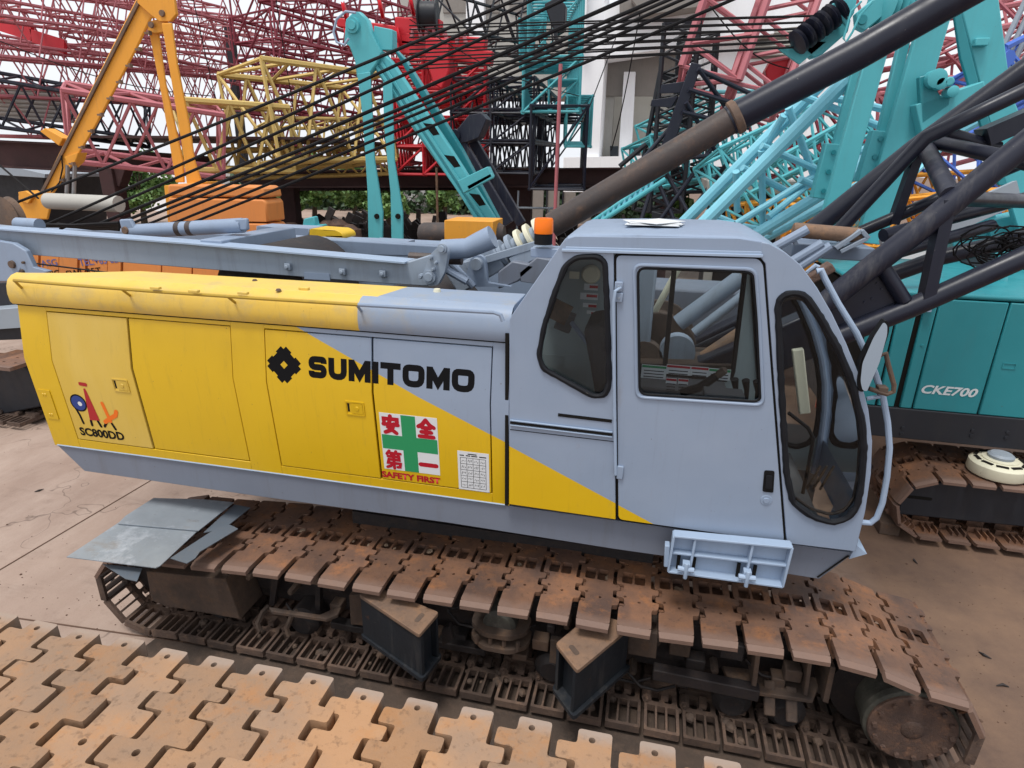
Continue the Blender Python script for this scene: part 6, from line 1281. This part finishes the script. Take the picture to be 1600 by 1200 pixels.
for a, b_ in ((120, 142), (205, 230)): w_ = pxp('window', 37.95, ((a, 270), (b_, 270), (b_, 292), (a, 292)), .1, 'pane_dark', WH); pxp('frame', 37.93, ((a, 278), (b_, 278), (b_, 280), (a, 280)), .05, 'white', w_)
BS = thing('open_shed', 'dark open shed with a pale sloping roof at the far left edge', 'shed', (-17, 20, 0))
pxp('roof', 19, ((-120, 248), (0, 256), (70, 272), (70, 278), (-120, 266)), 4, 'galv', BS); pxp('wall', 20, ((-120, 264), (68, 276), (68, 420), (-120, 420)), 3, 'charcoal', BS)
solo('guard_rail', MB().tube(at(762, 324, 20), at(905, 326, 20), .035, 8).tube(at(810, 298, 20), at(808, 345, 20), .03, 8).tube(at(858, 326, 20), at(858, 345, 20), .03, 8).tube(at(808, 345, 20), Vector((at(808, 345, 20).x, 20, 0)), .03, 8), 'galv', 'thin pale guard rail left of the amber beacon', 'rail')
solo('bamboo_pole', MB().tube(at(682, 262, 19), Vector((at(682, 300, 19).x, 19, 0)), .04, 8), 'arm_top', 'thin tan pole standing before the low white building', 'pole')
def tree(name, label, base, hgt, rad, n, mat, group=None, seed=1):
    rg = random.Random(seed); root = thing(name, label, 'tree', tuple(base), group); B = Vector(base)
    tr = MB().path([B, B+Vector((.1, 0, hgt*.3)), B+Vector((-.05, .05, hgt*.62))], [.18, .13, .06], 8); tips = []
    for k in range(9):
        s = B+Vector((0, 0, hgt*rg.uniform(.25, .6))); e_ = B+Vector((rg.uniform(-1, 1)*rad*.7, rg.uniform(-1, 1)*rad*.7, hgt*rg.uniform(.5, .9))); tr.path([s, lerp(s, e_, .5)+Vector((0, 0, .15)), e_], [.07, .05, .02], 5)
    part('trunk', tr, 'bark', root)
    cl = [(Vector((rg.gauss(0, .42)*rad, rg.gauss(0, .42)*rad, hgt*(.60+rg.uniform(-.32, .36)))), rg.uniform(.22, .42)*rad) for _ in range(26)]
    lm = MB()
    for k in range(n):
        c, r_ = cl[k % 26]; d = Vector((rg.gauss(0, 1), rg.gauss(0, 1), rg.gauss(0, 1))).normalized()*r_*rg.uniform(.5, 1.08); q = B+c+d
        a = Vector((rg.gauss(0, 1), rg.gauss(0, 1), rg.gauss(0, 1))).normalized(); b2 = a.orthogonal(); s = rg.uniform(.09, .20)
        lm.add([q-a*s, q+b2*s*.5, q+a*s, q-b2*s*.5], [(0, 1, 2, 3)])
    part('crown', lm, mat, root); return root
def gx(u, Y): p = at(u, 345, Y); return (p.x, Y, 0)
tree('tree', 'bright green round tree under the rack, left of the teal straps', gx(492, 36), 3.6, 1.75, 8500, 'leaf', None, 3)
tree('tree', 'smaller bright tree just right of the round tree, under the rack', gx(555, 40), 3.3, 1.3, 5000, 'leaf', None, 4)
tree('tree', 'small leafy tree between the two teal straps', gx(606, 34), 3.1, 1.0, 4500, 'leaf', None, 5)
tree('tree', 'pale green shrub before the low white building', gx(694, 38), 2.8, 1.0, 2000, 'leaf', None, 6)
tree('tree', 'green tree seen beyond the left rack post beside the orange foot', gx(225, 30), 3.6, 1.6, 2600, 'leaf', None, 8)
tree('tree', 'green bush glimpsed under the dark jib', gx(1035, 22), 2.7, 1.0, 2000, 'leaf', None, 9)
rg = random.Random(11); lm = MB()
for k in range(15000):
    q = Vector((rg.uniform(-34, 0), rg.uniform(43, 49), 0)); q.z = rg.uniform(.0, 2.5+.35*math.sin(q.x*.7)+.3*math.sin(q.x*1.9)); a = Vector((rg.gauss(0, 1), rg.gauss(0, 1), rg.gauss(0, 1))).normalized(); b2 = a.orthogonal(); s = rg.uniform(.12, .28)
    lm.add([q-a*s, q+b2*s*.6, q+a*s, q-b2*s*.6], [(0, 1, 2, 3)])
solo('treeline', lm, 'leaf_dark', 'dark wood far behind the yard', 'trees', kind='stuff')
rg = random.Random(5); sm = MB()
for k in range(420):
    u = rg.uniform(300, 1000); Y = rg.uniform(17, 30); p = at(u, 350, Y); z = rg.uniform(.1, 1.0); s = rg.uniform(.1, .45)
    sm.beam((p.x, Y, z*rg.uniform(0, .8)), (p.x+rg.uniform(-.7, .7), Y+rg.uniform(-.3, .3), z+rg.uniform(.1, .7)), s*.5, s)
solo('scrap_heap', sm, 'frame', 'dark heap of scrap steel along the back of the yard', 'scrap', kind='stuff')
rg = random.Random(9)
for k, (u, v, mt, lbl) in enumerate(((430, 350, 'orange', 'small orange casting in the scrap row left of the teal block'), (455, 355, 'drive', 'rust-red upright piece in the scrap row'), (528, 350, 'drive', 'rust-red round piece right of the teal block'), (512, 352, 'drive', 'small rusty bracket beside the teal block'), (545, 358, 'drive', 'leaning rusty plate left of the first teal strap'))):
    p = at(u, v, 15); m_ = MB().lathe((p.x, 15, 0), (0, 0, 1), [(.22, 0), (.22, p.z-.3), (.30, p.z-.25), (.26, p.z), (.12, p.z+.12)], 10).box((p.x+.2, 15.1, p.z*.5), (.12, .2, p.z)); solo('scrap_piece', m_, mt, lbl, 'scrap piece', bev=.02)
TBk = thing('hook_block', 'small teal hook block standing in the scrap row', 'hook block', tuple(Vector((at(482, 360, 13).x, 13, 0))))
pxp('block_body', 13, ((466, 354), (498, 352), (500, 380), (468, 380)), .4, 'teal', TBk, None, .03); pxp('block_head', 13.1, ((474, 342), (490, 338), (494, 354), (472, 354)), .2, 'teal', TBk, None, .03); p = at(482, 364, 13); part('block_window', MB().box((p.x, 12.99, p.z), (.18, .02, .14)), 'gap', TBk); part('block_foot', MB().box((p.x, 13.2, at(482, 380, 13).z/2), (.4, .4, at(482, 380, 13).z)), 'charcoal', TBk)

# thin stay wires slung between the stored booms
rg = random.Random(31)
for k, (a, Ya, b_, Yb_, w) in enumerate(((( -10, 60), 12.5, (330, 150), 15, 'over the faded red booms'), ((300, -10), 15, (352, 210), 16, 'beside the dark upright post'), ((430, -10), 16, (470, 235), 17, 'before the straw-yellow section'), ((640, 30), 16, (905, 150), 17, 'across the red and black stacks'), ((1000, 20), 13, (955, 235), 14, 'before the white column'), ((1110, 10), 13, (1250, 110), 14, 'beside the rose-red booms'))):
    A, B = at(*a, Ya), at(*b_, Yb_); solo('stay_wire', MB().path([lerp(A, B, t)-Vector((0, 0, .25*math.sin(math.pi*t))) for t in [q/8 for q in range(9)]], .012, 5), 'rope', 'thin slack dark wire '+w, 'wire')
